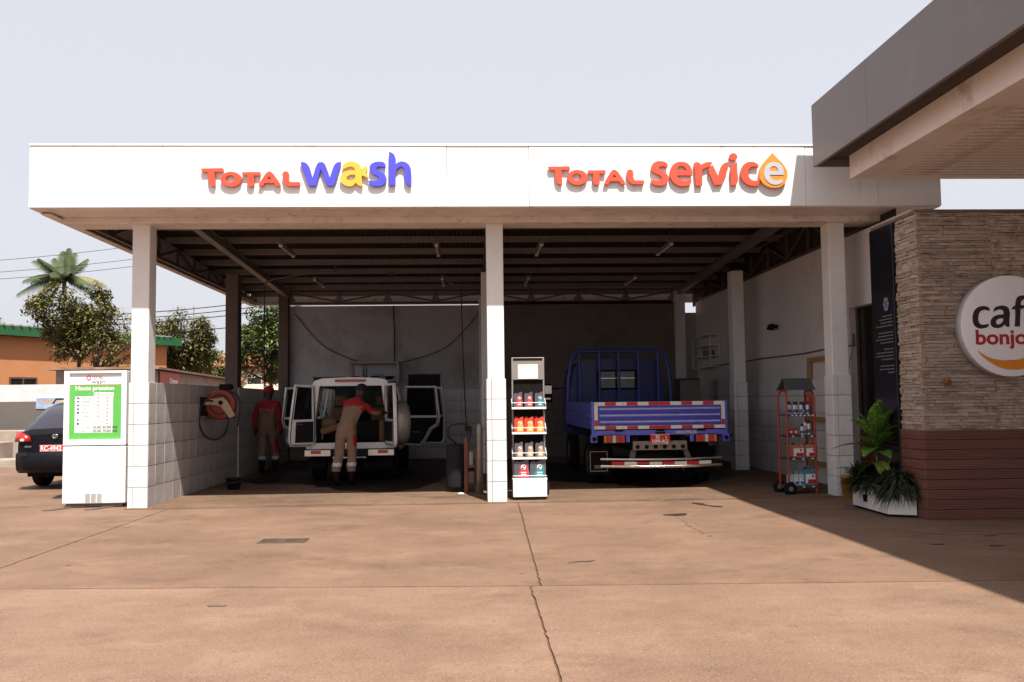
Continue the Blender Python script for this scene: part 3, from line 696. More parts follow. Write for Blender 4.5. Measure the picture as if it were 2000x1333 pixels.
MB().box(-.372, .372, -.058, -.0565, .985, 1.775).build('poster_green_field', m_green, pb)
MB().box(-.372, .372, -.0582, -.0566, 1.7755, 1.785).build('poster_stripe', m_pred, pb)
PY = -.0595
def pp(x, y): return ((x-387)*.00094, 1.775-(y-255)*.000765)
def quad(x0, y0, x1, y1, m_, nm, d=0.0, par=None):
    (a, z1), (c, z0) = pp(x0, y0), pp(x1, y1); return MB().box(a, c, PY-d, PY-d+.001, z0, z1).build(nm, m_, par or pb)
tb = quad(68, 465, 648, 1162, m_pwhite, 'price_table'); quad(355, 395, 655, 464, m_pwhite, 'price_table_head', 0, tb)
rows = [465, 528, 600, 670, 740, 812, 880, 950, 1025, 1095, 1162]
for y in rows[:-1]: quad(68, y-3, 648, y+3, m_pline, 'rule', .0012, tb)
for x in (345, 497): quad(x-3, 400, x+3, 1162, m_pline, 'rule', .0014, tb)
def ptxt(t, x, y, h, m_, w_=None, bold=0.0, al='LEFT', d=.0016):
    a, z = pp(x, y); me = text_mesh(t, h, m_, .0003, bold, width=w_, align=al); return inst(me, 'lettering', pb, (a, PY-d, z), FACE_CAM)
ptxt('Haute pression', 75, 350, .085, m_pwhite, .55, .0025)
ptxt('EXTERIEUR', 365, 440, .03, m_pgrey, .118); ptxt('COMPLET', 515, 440, .03, m_pgrey, .11)
for i, t in enumerate(('PRELAVAGE', 'BROSSAGE', 'RINCAGE', 'CIRE', 'SECHAGE', 'INTERIEUR', '', '', 'VOITURE', '4x4')):
    if t: ptxt(t, 180, rows[i]+46, .028, m_pgrey, min(.13, .0145*len(t)))
for i in range(8):
    y = (rows[i]+rows[i+1])/2
    for x, on in ((422, i not in (6, 7)), (560, True)):
        if on:
            a, z = pp(x, y); MB().cyl((a, PY-.0014, z), (a, PY-.0024, z), .012, n=12).build('dot', m_porange if (i not in (3, 4) or x > 500) else m_pline, tb)
    a, z = pp(118, y); q = MB()
    if i < 4: q.box(a-.02, a+.02, PY-.0024, PY-.0014, z-.012, z); q.box(a-.012, a+.012, PY-.0024, PY-.0014, z, z+.011)
    elif i == 5: q.box(a-.003, a+.003, PY-.0024, PY-.0014, z-.02, z+.012); q.box(a, a+.016, PY-.0024, PY-.0014, z+.008, z+.013)
    else: q.cyl((a, PY-.0014, z), (a, PY-.0024, z), .018 if i != 6 else .014, n=9)
    q.build('icon', m_pblue, tb)
for i, (p_, q_) in enumerate((('30.000', '50.000'), ('50.000', '70.000'))):
    y = rows[8+i]+55; ptxt(p_, 352, y, .046, m_pink, .115, .001); ptxt(q_, 500, y, .046, m_pink, .115, .001); ptxt('GNF', 640, y, .046, m_pink, .075, .001)
a = inst(text_mesh('TOTAL', .06, m_pred, .0003, .0005, width=.16), 'lettering', pb, (-.065, PY, 1.87), FACE_CAM)
inst(text_mesh('wash', .085, m_pgrey, .0003, 0, width=.19), 'lettering', pb, (-.065, PY, 1.80), FACE_CAM)
q = MB(); q.tube([(-.11+.026*math.cos(t*.5), PY, 1.885+.03*math.sin(t*.5)) for t in range(13)], .006, 6, closed=True); q.build('swirl_emblem', m_pred, pb)
for k in range(3): MB().box(-.118+.083*k, -.118+.083*k+.07, -.098, -.0895, .062, .205).build('vent_louvre', m_alu, pb, bevel=.004)
for sx, dx in ((-.3, -.16), (.27, -.16)):
    q = MB(); q.hexa([(sx+dx-.12, -.42, .002), (sx+dx+.0, -.42, .002), (sx+.12, .2, .002), (sx, .2, .002), (sx+dx-.12, -.42, .012), (sx+dx, -.42, .012), (sx+.12, .2, .012), (sx, .2, .012)])
    q.build('foot', m_steel, pb)
MB().box(-.40, .40, -.06, .06, .012, .06).build('base_beam', m_steel, pb)
# ------------------------------------------------------------ shared vehicle pieces
m_tyre = mat('tyre_rubber', (.012, .011, .010), .85, var=.25, scale=12, bump=.3, spec=.15)
m_rimm = mat('steel_rim', (.30, .28, .27), .45, metal=.5, var=.15)
m_chas = mat('chassis_black', (.010, .008, .007), .8, var=.3, scale=8, spec=.12)
m_trim = mat('dark_trim_plastic', (.014, .013, .016), .7, var=.15, spec=.2)
m_vglass = glass('vehicle_glass', (.012, .014, .016), .72)
m_chrome = mat('worn_chrome', (.52, .49, .46), .22, metal=.9, var=.15, scale=9)
m_plate = mat('red_number_plate', (.50, .035, .03), .4, var=.03); m_pltw = mat('plate_white', (.75, .74, .72), .45, var=0)
m_lens_r = mat('red_lens', (.40, .012, .010), .15, var=.1, spec=.6, coat=.4); m_lens_o = mat('amber_lens', (.55, .15, .01), .15, var=.1, spec=.6, coat=.4); m_lens_w = mat('clear_lens', (.55, .52, .48), .12, var=.1, spec=.6, coat=.4)
def wheel(parent, x, y, r, wid, rim=.55, sgn=1, name='wheel'):
    """axle along x; sgn = side the dish faces"""
    h = wid/2; w_ = MB().lathe([(r*rim, -h*.8), (r*.8, -h), (r*.95, -h*.9), (r, -h*.55), (r*1.004, 0), (r, h*.55), (r*.95, h*.9), (r*.8, h), (r*rim, h*.8)], 28, 0, None, 'x').build(name, m_tyre, parent, loc=(x, y, r))
    MB().lathe([(0, sgn*h*.35), (r*.2, sgn*h*.5), (r*.22, sgn*h*.3), (r*.42, sgn*h*.2), (r*rim, sgn*h*.75), (r*rim, -sgn*h*.8), (0, -sgn*h*.5)], 24, 0, None, 'x').build('rim', m_rimm, w_)
    return w_
def plate(parent, x, y, z, w_, h_, lines, name='number_plate'):
    p = MB().box(-w_/2, w_/2, -.004, .004, -h_/2, h_/2).build(name, m_plate, parent, bevel=.003, loc=(x, y, z))
    b = MB(); t = .006
    b.box(-w_/2+.004, w_/2-.004, -.0052, -.0042, h_/2-t-.004, h_/2-.004); b.box(-w_/2+.004, w_/2-.004, -.0052, -.0042, -h_/2+.004, -h_/2+t+.004); b.build('plate_border', m_pltw, p)
    for (t, sz, dz, wd, dx) in lines: inst(text_mesh(t, sz, m_pltw, .0006, .0025, width=wd, align='CENTER'), 'lettering', p, (dx, -.0055, dz), FACE_CAM)
    return p

# ------------------------------------------------------------ white off-road wagon in the wash bay
m_carw = mat('dusty_white_paint', (.80, .785, .765), .3, var=.05, scale=3, coat=.5, wear=((.38, .3, .24), .55, .8, 4))
m_tan = mat('tan_upholstery', (.19, .105, .055), .7, var=.15, scale=8, bump=.2)
m_cover = mat('silver_vinyl_cover', (.25, .215, .19), .38, var=.12, scale=5, bump=1.0, bscale=11, metal=.25)
lc = thing('offroad_wagon', 'white boxy off-road wagon with all doors and tailgate open inside the wash bay', 'car', (-2.2, 17.12, 0), R(0))
prof_r = [(.80, .60), (.845, .78), (.848, 1.12), (.80, 1.35), (.715, 1.80), (.66, 1.885), (.52, 1.925), (0, 1.945)]
full = prof_r + [(-x, z) for x, z in reversed(prof_r[:-1])]
hole = [(.645, .73), (.66, 1.12), (.575, 1.79), (-.575, 1.79), (-.66, 1.12), (-.645, .73)]
ring = curve_mesh('rear_frame', [[(x, z, True) for x, z in full], [(x, z, True) for x, z in hole]], m_carw, .035, .004)
inst(ring, 'rear_frame', lc, (0, .185, 0), FACE_CAM)
for s_ in (1, -1):                                                   # body sides: rear quarter, pillars, sill, front wing
    b = MB()
    def X(v): return s_*v
    def side(y0, y1, pr):
        n_ = len(pr); vs = [(X(x), y0, z) for x, z in pr] + [(X(x), y1, z) for x, z in pr] + [(X(x-.03), y0, z) for x, z in pr] + [(X(x-.03), y1, z) for x, z in pr]
        fs = []
        for i in range(n_-1): fs += [(i, i+1, n_+i+1, n_+i), (2*n_+i, 3*n_+i, 3*n_+i+1, 2*n_+i+1)]
        fs += [(0, n_, 3*n_, 2*n_), (n_-1, 2*n_-1, 4*n_-1, 3*n_-1)] + [tuple([i, i+1, 2*n_+i+1, 2*n_+i]) for i in range(n_-1)] + [tuple([n_+i, n_+i+1, 3*n_+i+1, 3*n_+i]) for i in range(n_-1)]
        b.add(vs, fs)
    side(.221, 1.32, prof_r[:3]+[(.842, 1.17)])                       # quarter panel below the glass
    for y0, y1 in ((.221, .30), (1.22, 1.36), (2.16, 2.24)): side(y0, y1, [(.842, 1.17), (.80, 1.35), (.715, 1.80)])
    side(1.32, 3.15, [(.80, .52), (.82, .64)])
    side(3.15, 4.75, [(.80, .62), (.845, .78), (.848, 1.12), (.80, 1.16)])
    b.bar((X(.70), 2.75, 1.80), (X(.80), 3.2, 1.16), .06)
    b.build('body_side', m_carw, lc)
roof = MB(); pr = [(.715, 1.80), (.66, 1.885), (.52, 1.925), (0, 1.945), (-.52, 1.925), (-.66, 1.885), (-.715, 1.80)]
n_ = len(pr); roof.add([(x, .221, z) for x, z in pr]+[(x, 2.8, z-.01) for x, z in pr]+[(x*.94, .221, z-.035) for x, z in pr]+[(x*.94, 2.8, z-.045) for x, z in pr], [(i, i+1, n_+i+1, n_+i) for i in range(n_-1)]+[(2*n_+i, 3*n_+i, 3*n_+i+1, 2*n_+i+1) for i in range(n_-1)]+[(n_+i, n_+i+1, 3*n_+i+1, 3*n_+i) for i in range(n_-1)], 0)
roof.build('roof', m_carw, lc)
MB().box(-.285, .285, .10, .149, 1.862, 1.905).build('brake_light', m_lens_r, lc, bevel=.01)
MB().hexa([(-.80, 3.15, 1.05), (.80, 3.15, 1.05), (.74, 4.72, 1.0), (-.74, 4.72, 1.0), (-.80, 3.15, 1.17), (.80, 3.15, 1.17), (.72, 4.7, 1.10), (-.72, 4.7, 1.10)]).build('bonnet', m_carw, lc, bevel=.03)
ws = MB(); ws.hexa([(-.76, 3.18, 1.17), (.76, 3.18, 1.17), (.66, 2.78, 1.83), (-.66, 2.78, 1.83), (-.76, 3.19, 1.18), (.76, 3.19, 1.18), (.66, 2.79, 1.84), (-.66, 2.79, 1.84)]); ws.build('windscreen', glass('clear_windscreen', (.03, .04, .04), .25), lc)
for s_ in (1, -1):
    q = MB(); q.hexa([(s_*.825, .30, 1.17), (s_*.83, .30, 1.17), (s_*.83, 1.22, 1.17), (s_*.825, 1.22, 1.17), (s_*.705, .30, 1.79), (s_*.71, .30, 1.79), (s_*.71, 1.22, 1.79), (s_*.705, 1.22, 1.79)]); q.build('quarter_window', m_vglass, lc)
MB().box(-.79, .79, .25, 4.5, .60, .66).build('floor_pan', m_trim, lc)
MB().box(-.75, .75, 3.05, 3.14, .66, 1.2).build('dashboard', m_trim, lc, bevel=.02)
MB().box(-.65, .65, .151, .30, .70, .735).build('loading_sill', m_carw, lc, bevel=.008)
for s_ in (-1, 1):
    st = MB().box(-.25+.42*s_, .25+.42*s_, 2.05, 2.2, .78, 1.38).build('seat', m_tan, lc, bevel=.07, seg=4); MB().box(-.25+.42*s_, .25+.42*s_, 2.05, 2.6, .66, .88).build('cushion', m_tan, st, bevel=.04)
    MB().box(-.14+.42*s_, .14+.42*s_, 2.06, 2.16, 1.40, 1.62).build('headrest', m_tan, st, bevel=.048, seg=4)
rb = MB().box(-.62, .62, 1.45, 1.60, .70, 1.12).build('rear_seat', m_trim, lc, bevel=.05, seg=3)
MB().box(-.60, -.30, .42, .62, 1.0, 1.2).build('folded_seat', m_tan, lc, bevel=.085, seg=4)
q = MB(); q.bar((-.58, .30, .93), (-.20, .42, 1.05), .11, .13); q.build('folded_seat', m_tan, lc, bevel=.045, seg=4)
q = MB(); q.box(.50, .62, .35, .9, .72, 1.15); q.build('folded_seat', m_tan, lc, bevel=.055, seg=4)
bpr = MB().box(-.82, .82, -.02, .14, .49, .625).build('rear_bumper', m_trim, lc, bevel=.02)
for s_ in (-1, 1):
    MB().box(min(s_*.34, s_*.815), max(s_*.34, s_*.815), -.032, -.018, .50, .615).build('bumper_plate', m_chrome, bpr, bevel=.006)
    MB().box(min(s_*.52, s_*.70), max(s_*.52, s_*.70), -.04, -.0325, .545, .605).build('reflector', m_lens_r, bpr, bevel=.008)
MB().box(-.30, .30, -.03, .12, .46, .489).build('bumper_step', m_chrome, bpr)
for y in (1.0, 3.75):
    for s_ in (-1, 1): wheel(lc, s_*.70, y, .385, .23, .55, s_)
MB().box(-.5, .5, .3, 4.4, .40, .59).build('chassis', m_chas, lc)
MB().cyl((-.68, 1.0, .385), (.68, 1.0, .385), .06).cyl((-.1, 1.0, .385), (.12, 1.0, .385), .16).build('axle', m_chas, lc)
MB().box(-.78, -.48, .2, .24, .28, .46).build('mud_flap', m_chas, lc); MB().box(.48, .78, .2, .24, .28, .46).build('mud_flap', m_chas, lc)
def car_door(hx, hy, dirv, inner, outline, win, trimo, name, thick=.05, body=None):
    """outline in (u, z), u from the hinge; dirv, inner: plan directions"""
    u = Vector((dirv[0], dirv[1], 0)).normalized(); n_ = Vector((inner[0], inner[1], 0)).normalized(); z_ = Vector((0, 0, 1))
    M_ = Matrix((u, z_, n_)).transposed().to_4x4(); M_.translation = (hx, hy, 0)
    me = curve_mesh(name, [[(a, c, True) for a, c in outline], [(a, c, True) for a, c in win]], body or m_carw, thick/2, .006)
    o = bpy.data.objects.new(name, me); put(o, lc); o.matrix_local = M_
    q = MB(); k = len(trimo); vs = [(a, c, thick/2+.004) for a, c in trimo]+[(a, c, thick/2+.03) for a, c in trimo]; q.add(vs, [tuple(range(k)), tuple(range(k, 2*k))]+[(i, (i+1) % k, (i+1) % k+k, i+k) for i in range(k)])
    q.build('inner_trim', m_trim, o, bevel=.008)
    k = len(win); q = MB(); q.add([(a, c, -.004) for a, c in win]+[(a, c, .004) for a, c in win], [tuple(range(k)), tuple(range(k, 2*k))]+[(i, (i+1) % k, (i+1) % k+k, i+k) for i in range(k)]); q.build('window', m_vglass, o)
    S = MB(); c_ = Vector((sum(a for a, c in outline)/len(outline), sum(c for a, c in outline)/len(outline)))
    S.tube([(a+(c_.x-a)*.06, c+(c_.y-c)*.045, thick/2+.006) for a, c in outline], .009, 6, closed=True); S.build('door_seal', m_trim, o)
    return o
t_ = R(140); dl = car_door(-.66, .12, (math.cos(t_), -math.sin(t_)), (math.sin(t_), math.cos(t_)), [(0, .72), (0, 1.12), (.02, 1.80), (.40, 1.81), (.50, 1.15), (.53, .80), (.50, .70), (.10, .69)], [(.05, 1.17), (.055, 1.765), (.37, 1.775), (.46, 1.17)], [(.05, .76), (.05, 1.135), (.40, 1.135), (.42, .76)], 'tailgate_door')
MB().box(.30, .42, 1.08, 1.10, .055, .075).build('handle', m_chrome, dl)
t_ = R(107); drr = car_door(.66, .12, (-math.cos(t_), -math.sin(t_)), (-math.sin(t_), math.cos(t_)), [(0, .72), (0, 1.12), (.02, 1.80), (.70, 1.81), (.78, 1.15), (.80, .80), (.77, .70), (.06, .69)], [(.05, 1.17), (.055, 1.765), (.66, 1.775), (.73, 1.17)], [(.08, .78), (.08, 1.13), (.69, 1.13), (.70, .78)], 'tailgate_door')
sp = MB().lathe([(0, -.135), (.30, -.14), (.36, -.128), (.392, -.10), (.402, -.05), (.405, .03), (.398, .08), (.37, .108), (.30, .118), (0, .118)], 32).build('spare_wheel', m_cover, drr, loc=(.42, 1.10, -.155))
MB().cyl((.42, 1.10, -.06), (.42, 1.10, -.024), .12).build('wheel_carrier', m_trim, drr)
rear_out = [(0, .60), (.42, .60), (.52, .70), (.66, .92), (.80, .99), (.84, 1.14), (.76, 1.79), (.06, 1.80), (0, 1.16)]
front_out = [(0, .60), (.95, .60), (1.0, .68), (1.0, 1.16), (.94, 1.78), (.42, 1.79), (.02, 1.18)]
for s_, hy, ol, wn, tr in ((1, 2.18, rear_out, [(.04, 1.19), (.085, 1.765), (.735, 1.755), (.79, 1.19)], [(.03, .63), (.40, .63), (.49, .72), (.63, .95), (.77, 1.03), (.80, 1.15), (.03, 1.15)]),
                           (1, 3.2, front_out, [(.10, 1.19), (.45, 1.755), (.905, 1.745), (.96, 1.19)], [(.03, .63), (.94, .63), (.97, .70), (.97, 1.15), (.03, 1.15)]),
                           (-1, 2.18, rear_out, [(.04, 1.19), (.085, 1.765), (.735, 1.755), (.79, 1.19)], [(.03, .63), (.40, .63), (.49, .72), (.63, .95), (.77, 1.03), (.80, 1.15), (.03, 1.15)]),
                           (-1, 3.2, front_out, [(.10, 1.19), (.45, 1.755), (.905, 1.745), (.96, 1.19)], [(.03, .63), (.94, .63), (.97, .70), (.97, 1.15), (.03, 1.15)])):
    th = R(64 if hy < 3 else 56); d_ = car_door(s_*.84, hy, (s_*math.sin(th), -math.cos(th)), (-s_*math.cos(th), -math.sin(th)), ol, wn, tr, 'side_door')
    MB().box(.22, .42, .84, .87, .055, .075).build('armrest', m_chrome, d_)

# ------------------------------------------------------------ blue flatbed truck in the service bay
m_tblue = mat('truck_blue_paint', (.085, .10, .55), .28, var=.06, scale=3, coat=.4, wear=((.10, .08, .2), .58, .85, 5))
m_tapew = mat('reflective_white_tape', (.70, .68, .64), .4, var=.06, scale=20); m_taper = mat('reflective_red_tape', (.50, .02, .025), .4, var=.08, scale=20)
m_cabb = mat('shade_darkened_cab_blue', (.012, .015, .13), .35, var=.15, scale=3)  # truck blue darkened: shade deep in the bay put into the colour
tk = thing('flatbed_truck', 'blue flatbed lorry backed into the service bay, red and white tape on its tailgate', 'truck', (3.13, 15.1, 0))
zb, zt, hw = .985, 1.43, 1.085
gt = MB(); gt.box(-hw, hw, 0, .03, zb, zt); g_o = gt.build('tailgate', m_tblue, tk, bevel=.004)
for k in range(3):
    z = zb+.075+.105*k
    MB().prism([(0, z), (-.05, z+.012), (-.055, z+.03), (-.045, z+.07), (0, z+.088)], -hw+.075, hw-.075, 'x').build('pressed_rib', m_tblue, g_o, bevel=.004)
    MB().prism([(-.0555, z+.036), (-.0585, z+.046), (-.0565, z+.056), (-.0505, z+.060)], -hw+.09, hw-.09, 'x').build('highlight_ridge', mat('highlight_pale_blue', (.38, .39, .60), .35, var=.3, scale=5, stretch=(.6, 4, 4)), g_o)  # pale strip paints the rib's reflected highlight as colour
def tape(parent, x0, x1, z0, z1, n, y, start=0, seq=None):
    w_ = (x1-x0)/n
    for k in range(n):
        red = (k+start) % 2 if seq is None else seq[k]
        MB().box(x0+w_*k, x0+w_*(k+1)-.001, y-.002, y, z0, z1).build('tape_strip', m_taper if red else m_tapew, parent)
SEQ = [0, 1, 0, 1, 0, 1, 1, 0, 1, 0, 1, 0]
MB().box(-hw, hw, -.018, -.0005, zt-.06, zt).build('gate_rail', m_tapew, g_o); MB().box(-hw, hw, -.018, -.0005, zb, zb+.055).build('gate_rail', m_tapew, g_o)
for x in (-hw, hw-.06): MB().box(x, x+.06, -.018, -.0005, zb+.055, zt-.06).build('gate_rail', m_tapew, g_o)
tape(g_o, -hw, hw, zt-.058, zt-.002, 12, -.0185, seq=SEQ); tape(g_o, -hw, hw, zb+.002, zb+.053, 12, -.0185, seq=SEQ)
for x in (-hw+.002, hw-.058): MB().box(x, x+.056, -.0205, -.0185, zb+.054, zb+.15).build('tape_strip', m_taper, g_o)
for x in (-hw+.03, -.6, -.05, .5, hw-.03):
    for z in (zt-.03, zb+.027): MB().cyl((x, -.0205, z), (x, -.026, z), .007, n=8).build('rivet', m_chas, g_o)
for s_ in (-1, 1):
    MB().box(min(s_*1.09, s_*1.13), max(s_*1.09, s_*1.13), -.01, .07, .86, zt+.01).build('corner_post', m_tblue, tk, bevel=.004)
    sb = MB().box(min(s_*1.095, s_*1.125), max(s_*1.095, s_*1.125), .075, 4.05, zb, zt).build('side_board', m_tblue, tk, bevel=.003)
    for k in range(3): MB().box(min(s_*1.125, s_*1.145), max(s_*1.125, s_*1.145), .1, 4.0, zb+.09+.1*k, zb+.13+.1*k).build('pressed_rib', m_tblue, sb)
    q = MB().box(min(s_*1.04, s_*1.15), max(s_*1.04, s_*1.15), -.03, .06, .77, .90).build('latch_bracket', m_tblue, tk, bevel=.004)
    MB().cyl((s_*1.09, -.035, .83), (s_*1.09, -.06, .83), .035, n=12).cyl((s_*1.15, 0, .86), (s_*1.21, 0, .86), .016, n=8).build('latch_bolt', m_chas, q)
MB().box(-1.09, 1.09, .031, 4.05, .93, .98).build('deck', m_chas, tk)
sill = MB().box(-1.09, 1.09, -.012, .03, .885, .965).build('rear_sill', m_tblue, tk, bevel=.004)
inst(text_mesh('SINOTRUK', .055, m_chrome, .002, .002, width=.36), 'lettering', sill, (.26, -.0145, .905), FACE_CAM)
for x in (-.68, .0, .68): MB().box(x-.06, x+.06, -.03, -.0125, .945, .985).cyl((x-.07, -.03, .965), (x+.07, -.03, .965), .014, n=8).build('hinge', m_chas, sill)
for s_ in (-1, 1):
    MB().box(min(s_*.20, s_*.20)+s_*.33-.03, s_*.20+s_*.33+.03, .0, .05, .77, .885).build('light_bracket', m_tblue, tk)
    lm = MB().box(s_*.76-.185, s_*.76+.185, -.03, .04, .755, .895).build('tail_light', m_chas, tk, bevel=.008)
    segs = [(0, .045, m_lens_o), (.05, .135, m_lens_r), (.14, .195, m_lens_w), (.2, .26, m_lens_r), (.265, .345, m_lens_r)]
    for a, c, mm in segs:
        x0, x1 = (s_*.76-.172+a, s_*.76-.172+c) if s_ < 0 else (s_*.76+.172-c, s_*.76+.172-a)
        MB().box(x0, x1, -.044, -.0305, .765, .885).build('lens', mm, lm, bevel=.005)
plate(tk, -.01, -.05, .815, .325, .17, [('RC', .075, .012, .07, -.035), ('TG', .03, .022, .03, .10), ('1099-AQ', .085, -.062, .265, 0)])
MB().box(-.08, .08, -.045, -.01, .895, .93).build('plate_lamp', m_chas, tk)
cm = MB().box(-.45, .45, .0, .05, .635, .785).build('cross_member', mat('dusty_frame_steel', (.24, .20, .165), .6, metal=.3, var=.25, scale=9), tk, bevel=.01)
for k in range(6): MB().cyl((-.375+.15*k, -.001, .69), (-.375+.15*k, -.006, .69), .035, n=14).build('hole', m_chas, cm)
for s_ in (-1, 1): MB().box(s_*.40-.05, s_*.40+.05, .05, 6.2, .62, .86).build('chassis_rail', m_chas, tk)
ub = MB(); pth = [(-1.0+2.0*i/12, -.06-.05*math.sin(math.pi*i/12), .505-.015*math.sin(math.pi*i/12)) for i in range(13)]
ub.tube(pth, .020, 8); ub.tube([(x, y, z-.115) for x, y, z in pth], .027, 8); u_o = ub.build('underrun_bar', m_chrome, tk)
q = MB(); n_ = 13; q.add([(x, y-.012, z-.035) for x, y, z in pth]+[(x, y-.012, z-.1) for x, y, z in pth], [(i, i+1, n_+i+1, n_+i) for i in range(n_-1)]); q.build('bar_web', m_chas, u_o)
for k in range(8):
    i0 = .09+.82*k/8; i1 = .09+.82*(k+1)/8
    def bp(t): return (-1+2*t, -.078-.05*math.sin(math.pi*t), .505-.015*math.sin(math.pi*t))
    a, c = bp(i0), bp(i1); MB().hexa([(a[0], a[1], a[2]-.09), (c[0]-.002, c[1], c[2]-.09), (c[0]-.002, c[1]+.003, c[2]-.09), (a[0], a[1]+.003, a[2]-.09), (a[0], a[1], a[2]-.038), (c[0]-.002, c[1], c[2]-.038), (c[0]-.002, c[1]+.003, c[2]-.038), (a[0], a[1]+.003, a[2]-.038)]).build('tape_strip', m_taper if k % 2 == 0 else m_tapew, u_o)
for s_ in (-1, 1): MB().hexa([(s_*.5-.05, -.04, .38), (s_*.5+.05, -.04, .38), (s_*.5+.05, .02, .38), (s_*.5-.05, .02, .38), (s_*.43-.04, .05, .64), (s_*.43+.04, .05, .64), (s_*.43+.04, .1, .64), (s_*.43-.04, .1, .64)]).build('bar_bracket', m_steel, tk)
for s_ in (-1, 1):
    mf = MB().box(s_*.92-.19, s_*.92+.19, .72, .735, .20, .66).build('mud_flap', m_chas, tk)
    if s_ < 0:
        q = MB(); 
        for (a, c, d, e) in ((-.15, .15, .58, .586), (-.15, .15, .25, .256), (-.15, -.144, .256, .58), (.144, .15, .256, .58), (-.08, .07, .30, .304), (-.08, .07, .345, .349)): q.box(s_*.92+a, s_*.92+c, .714, .7185, d, e)
        q.build('flap_outline', m_pltw, mf)
        inst(text_mesh('SINOTRUK', .035, m_pltw, .001, 0, width=.13), 'lettering', mf, (s_*.92-.072, .715, .312), FACE_CAM)
for s_ in (-1, 1):
    wheel(tk, s_*.97, 1.25, .40, .20, .55, s_); wheel(tk, s_*.74, 1.25, .40, .20, .55, -s_); wheel(tk, s_*.88, 5.0, .40, .21, .55, s_)
MB().cyl((-.8, 1.25, .40), (.8, 1.25, .40), .07).build('axle', m_chas, tk); MB().ball((0, 1.2, .42), .2, 14, sc=(1, .8, 1)).build('differential', m_steel, tk)
q = MB().lathe([(.2, -.1), (.33, -.11), (.385, -.06), (.39, 0), (.385, .06), (.33, .11), (.2, .1)], 24).build('spare_wheel', m_tyre, tk, loc=(0, .62, .52))
# headboard of bent tube
hb = MB(); pts = [(-1.08, 4.0, 1.4), (-1.06, 4.0, 1.9), (-1.0, 4.0, 2.30)] + [(-.80-.18*math.cos(a), 4.0, 2.32+.16*math.sin(a)) for a in (R(10), R(35), R(60), R(85))] + [(.80+.18*math.cos(a), 4.0, 2.32+.16*math.sin(a)) for a in (R(85), R(60), R(35), R(10))] + [(1.0, 4.0, 2.30), (1.06, 4.0, 1.9), (1.08, 4.0, 1.4)]
m_tbl2 = mat('truck_blue_tube', (.035, .06, .30), .35, var=.08, scale=6)
hb.tube(pts, .034, 10); h_o = hb.build('headboard_frame', m_tbl2, tk)
for x in (-.82, -.41, .0, .41, .82): MB().cyl((x, 4.0, .98), (x, 4.0, 2.475), .024, n=10).build('headboard_bar', m_tbl2, h_o)
MB().box(-1.05, 1.05, 3.97, 4.03, .98, 1.42).build('headboard_panel', m_cabb, h_o)
cabp = [(-.98, .75), (-1.0, 1.5), (-.93, 2.1), (-.82, 2.27), (-.55, 2.33), (.55, 2.33), (.82, 2.27), (.93, 2.1), (1.0, 1.5), (.98, .75)]
cab = MB().prism(cabp, 4.22, 5.9, 'y').build('cab', m_cabb, tk, bevel=.05, seg=3)
q = MB().box(-.40, .40, 4.20, 4.222, 1.72, 2.06).build('rear_window', m_dglass, cab); MB().box(-.44, .44, 4.205, 4.219, 1.68, 2.10).build('window_seal', m_chas, cab); MB().box(-.38, .38, 4.19, 4.1995, 1.915, 1.93).build('window_bar', m_chrome, cab)
for x in (-.75, -.6, .6, .75, 0): MB().box(x-.025, x+.025, 4.195, 4.222, .95, 1.62).build('pressed_rib', m_cabb, cab, bevel=.008)
MB().box(-.95, .95, 5.3, 5.95, 1.5, 2.05).build('side_glass', m_dglass, cab)
mr = MB().bar((-1.0, 5.5, 1.75), (-1.32, 5.45, 1.72), .03).build('mirror_arm', m_chas, tk); MB().box(-1.46, -1.28, 5.40, 5.47, 1.42, 1.84).build('mirror_housing', m_chas, mr, bevel=.02); MB().box(-1.445, -1.295, 5.392, 5.3985, 1.62, 1.80).box(-1.42, -1.32, 5.392, 5.3985, 1.49, 1.53).build('mirror_glass', m_chrome, mr)

# ------------------------------------------------------------ black estate car at the left wall
m_cblk = mat('black_car_paint', (.004, .004, .007), .42, var=.1, scale=4, coat=0, spec=.2, wear=((.02, .015, .012), .58, .85, 3))
ec = thing('estate_car', 'black estate car with red rear light parked beyond the price board', 'car', (-7.2, 16.72, 0))
ST = [(.08, .95, .97, .79, .75), (.20, 1.02, 1.07, .83, .765), (.50, 1.04, 1.29, .85, .70), (.88, 1.05, 1.50, .85, .655), (1.5, 1.04, 1.575, .85, .63), (2.6, 1.0, 1.56, .85, .62), (3.2, .98, 1.36, .85, .67), (3.65, .95, 1.0, .84, .74), (4.5, .74, .80, .74, .6)]
vs = []; fs = []; mi = []
for (y, bz, tz, hw_, rw_) in ST:
    h = [(hw_*.93, .30), (hw_, .48), (hw_*1.0, .78), (hw_*.975, bz), (rw_, tz-.05), (rw_*.8, tz), (0, tz+.02)]
    vs += [(x, y, z) for x, z in h] + [(-x, y, z) for x, z in reversed(h[:-1])]
k = 13; b = MB()
for i in range(len(ST)-1):
    for j in range(k-1):
        g_ = (j in (3, 8) and 2 <= i <= 5) or (j in (4, 5, 6, 7) and i in (1, 2, 6))
        b.add([vs[i*k+j], vs[i*k+j+1], vs[(i+1)*k+j+1], vs[(i+1)*k+j]], [(0, 1, 2, 3)], 1 if g_ else 0, True)
b.add(vs[:k], [tuple(range(k))], 0); b.add(vs[-k:], [tuple(range(k))], 0)
bo = b.build('body', [m_cblk, mat('tinted_car_glass', (.03, .028, .04), .08, var=.1, spec=.6)], ec)
bm = bmesh.new(); bm.from_mesh(bo.data); bmesh.ops.remove_doubles(bm, verts=bm.verts, dist=.001); bmesh.ops.recalc_face_normals(bm, faces=bm.faces); bm.to_mesh(bo.data); bm.free()
bu = MB(); pr = [(.05, .30), (-.03, .36), (-.06, .46), (-.06, .62), (-.03, .66), (.1, .67), (.1, .30)]
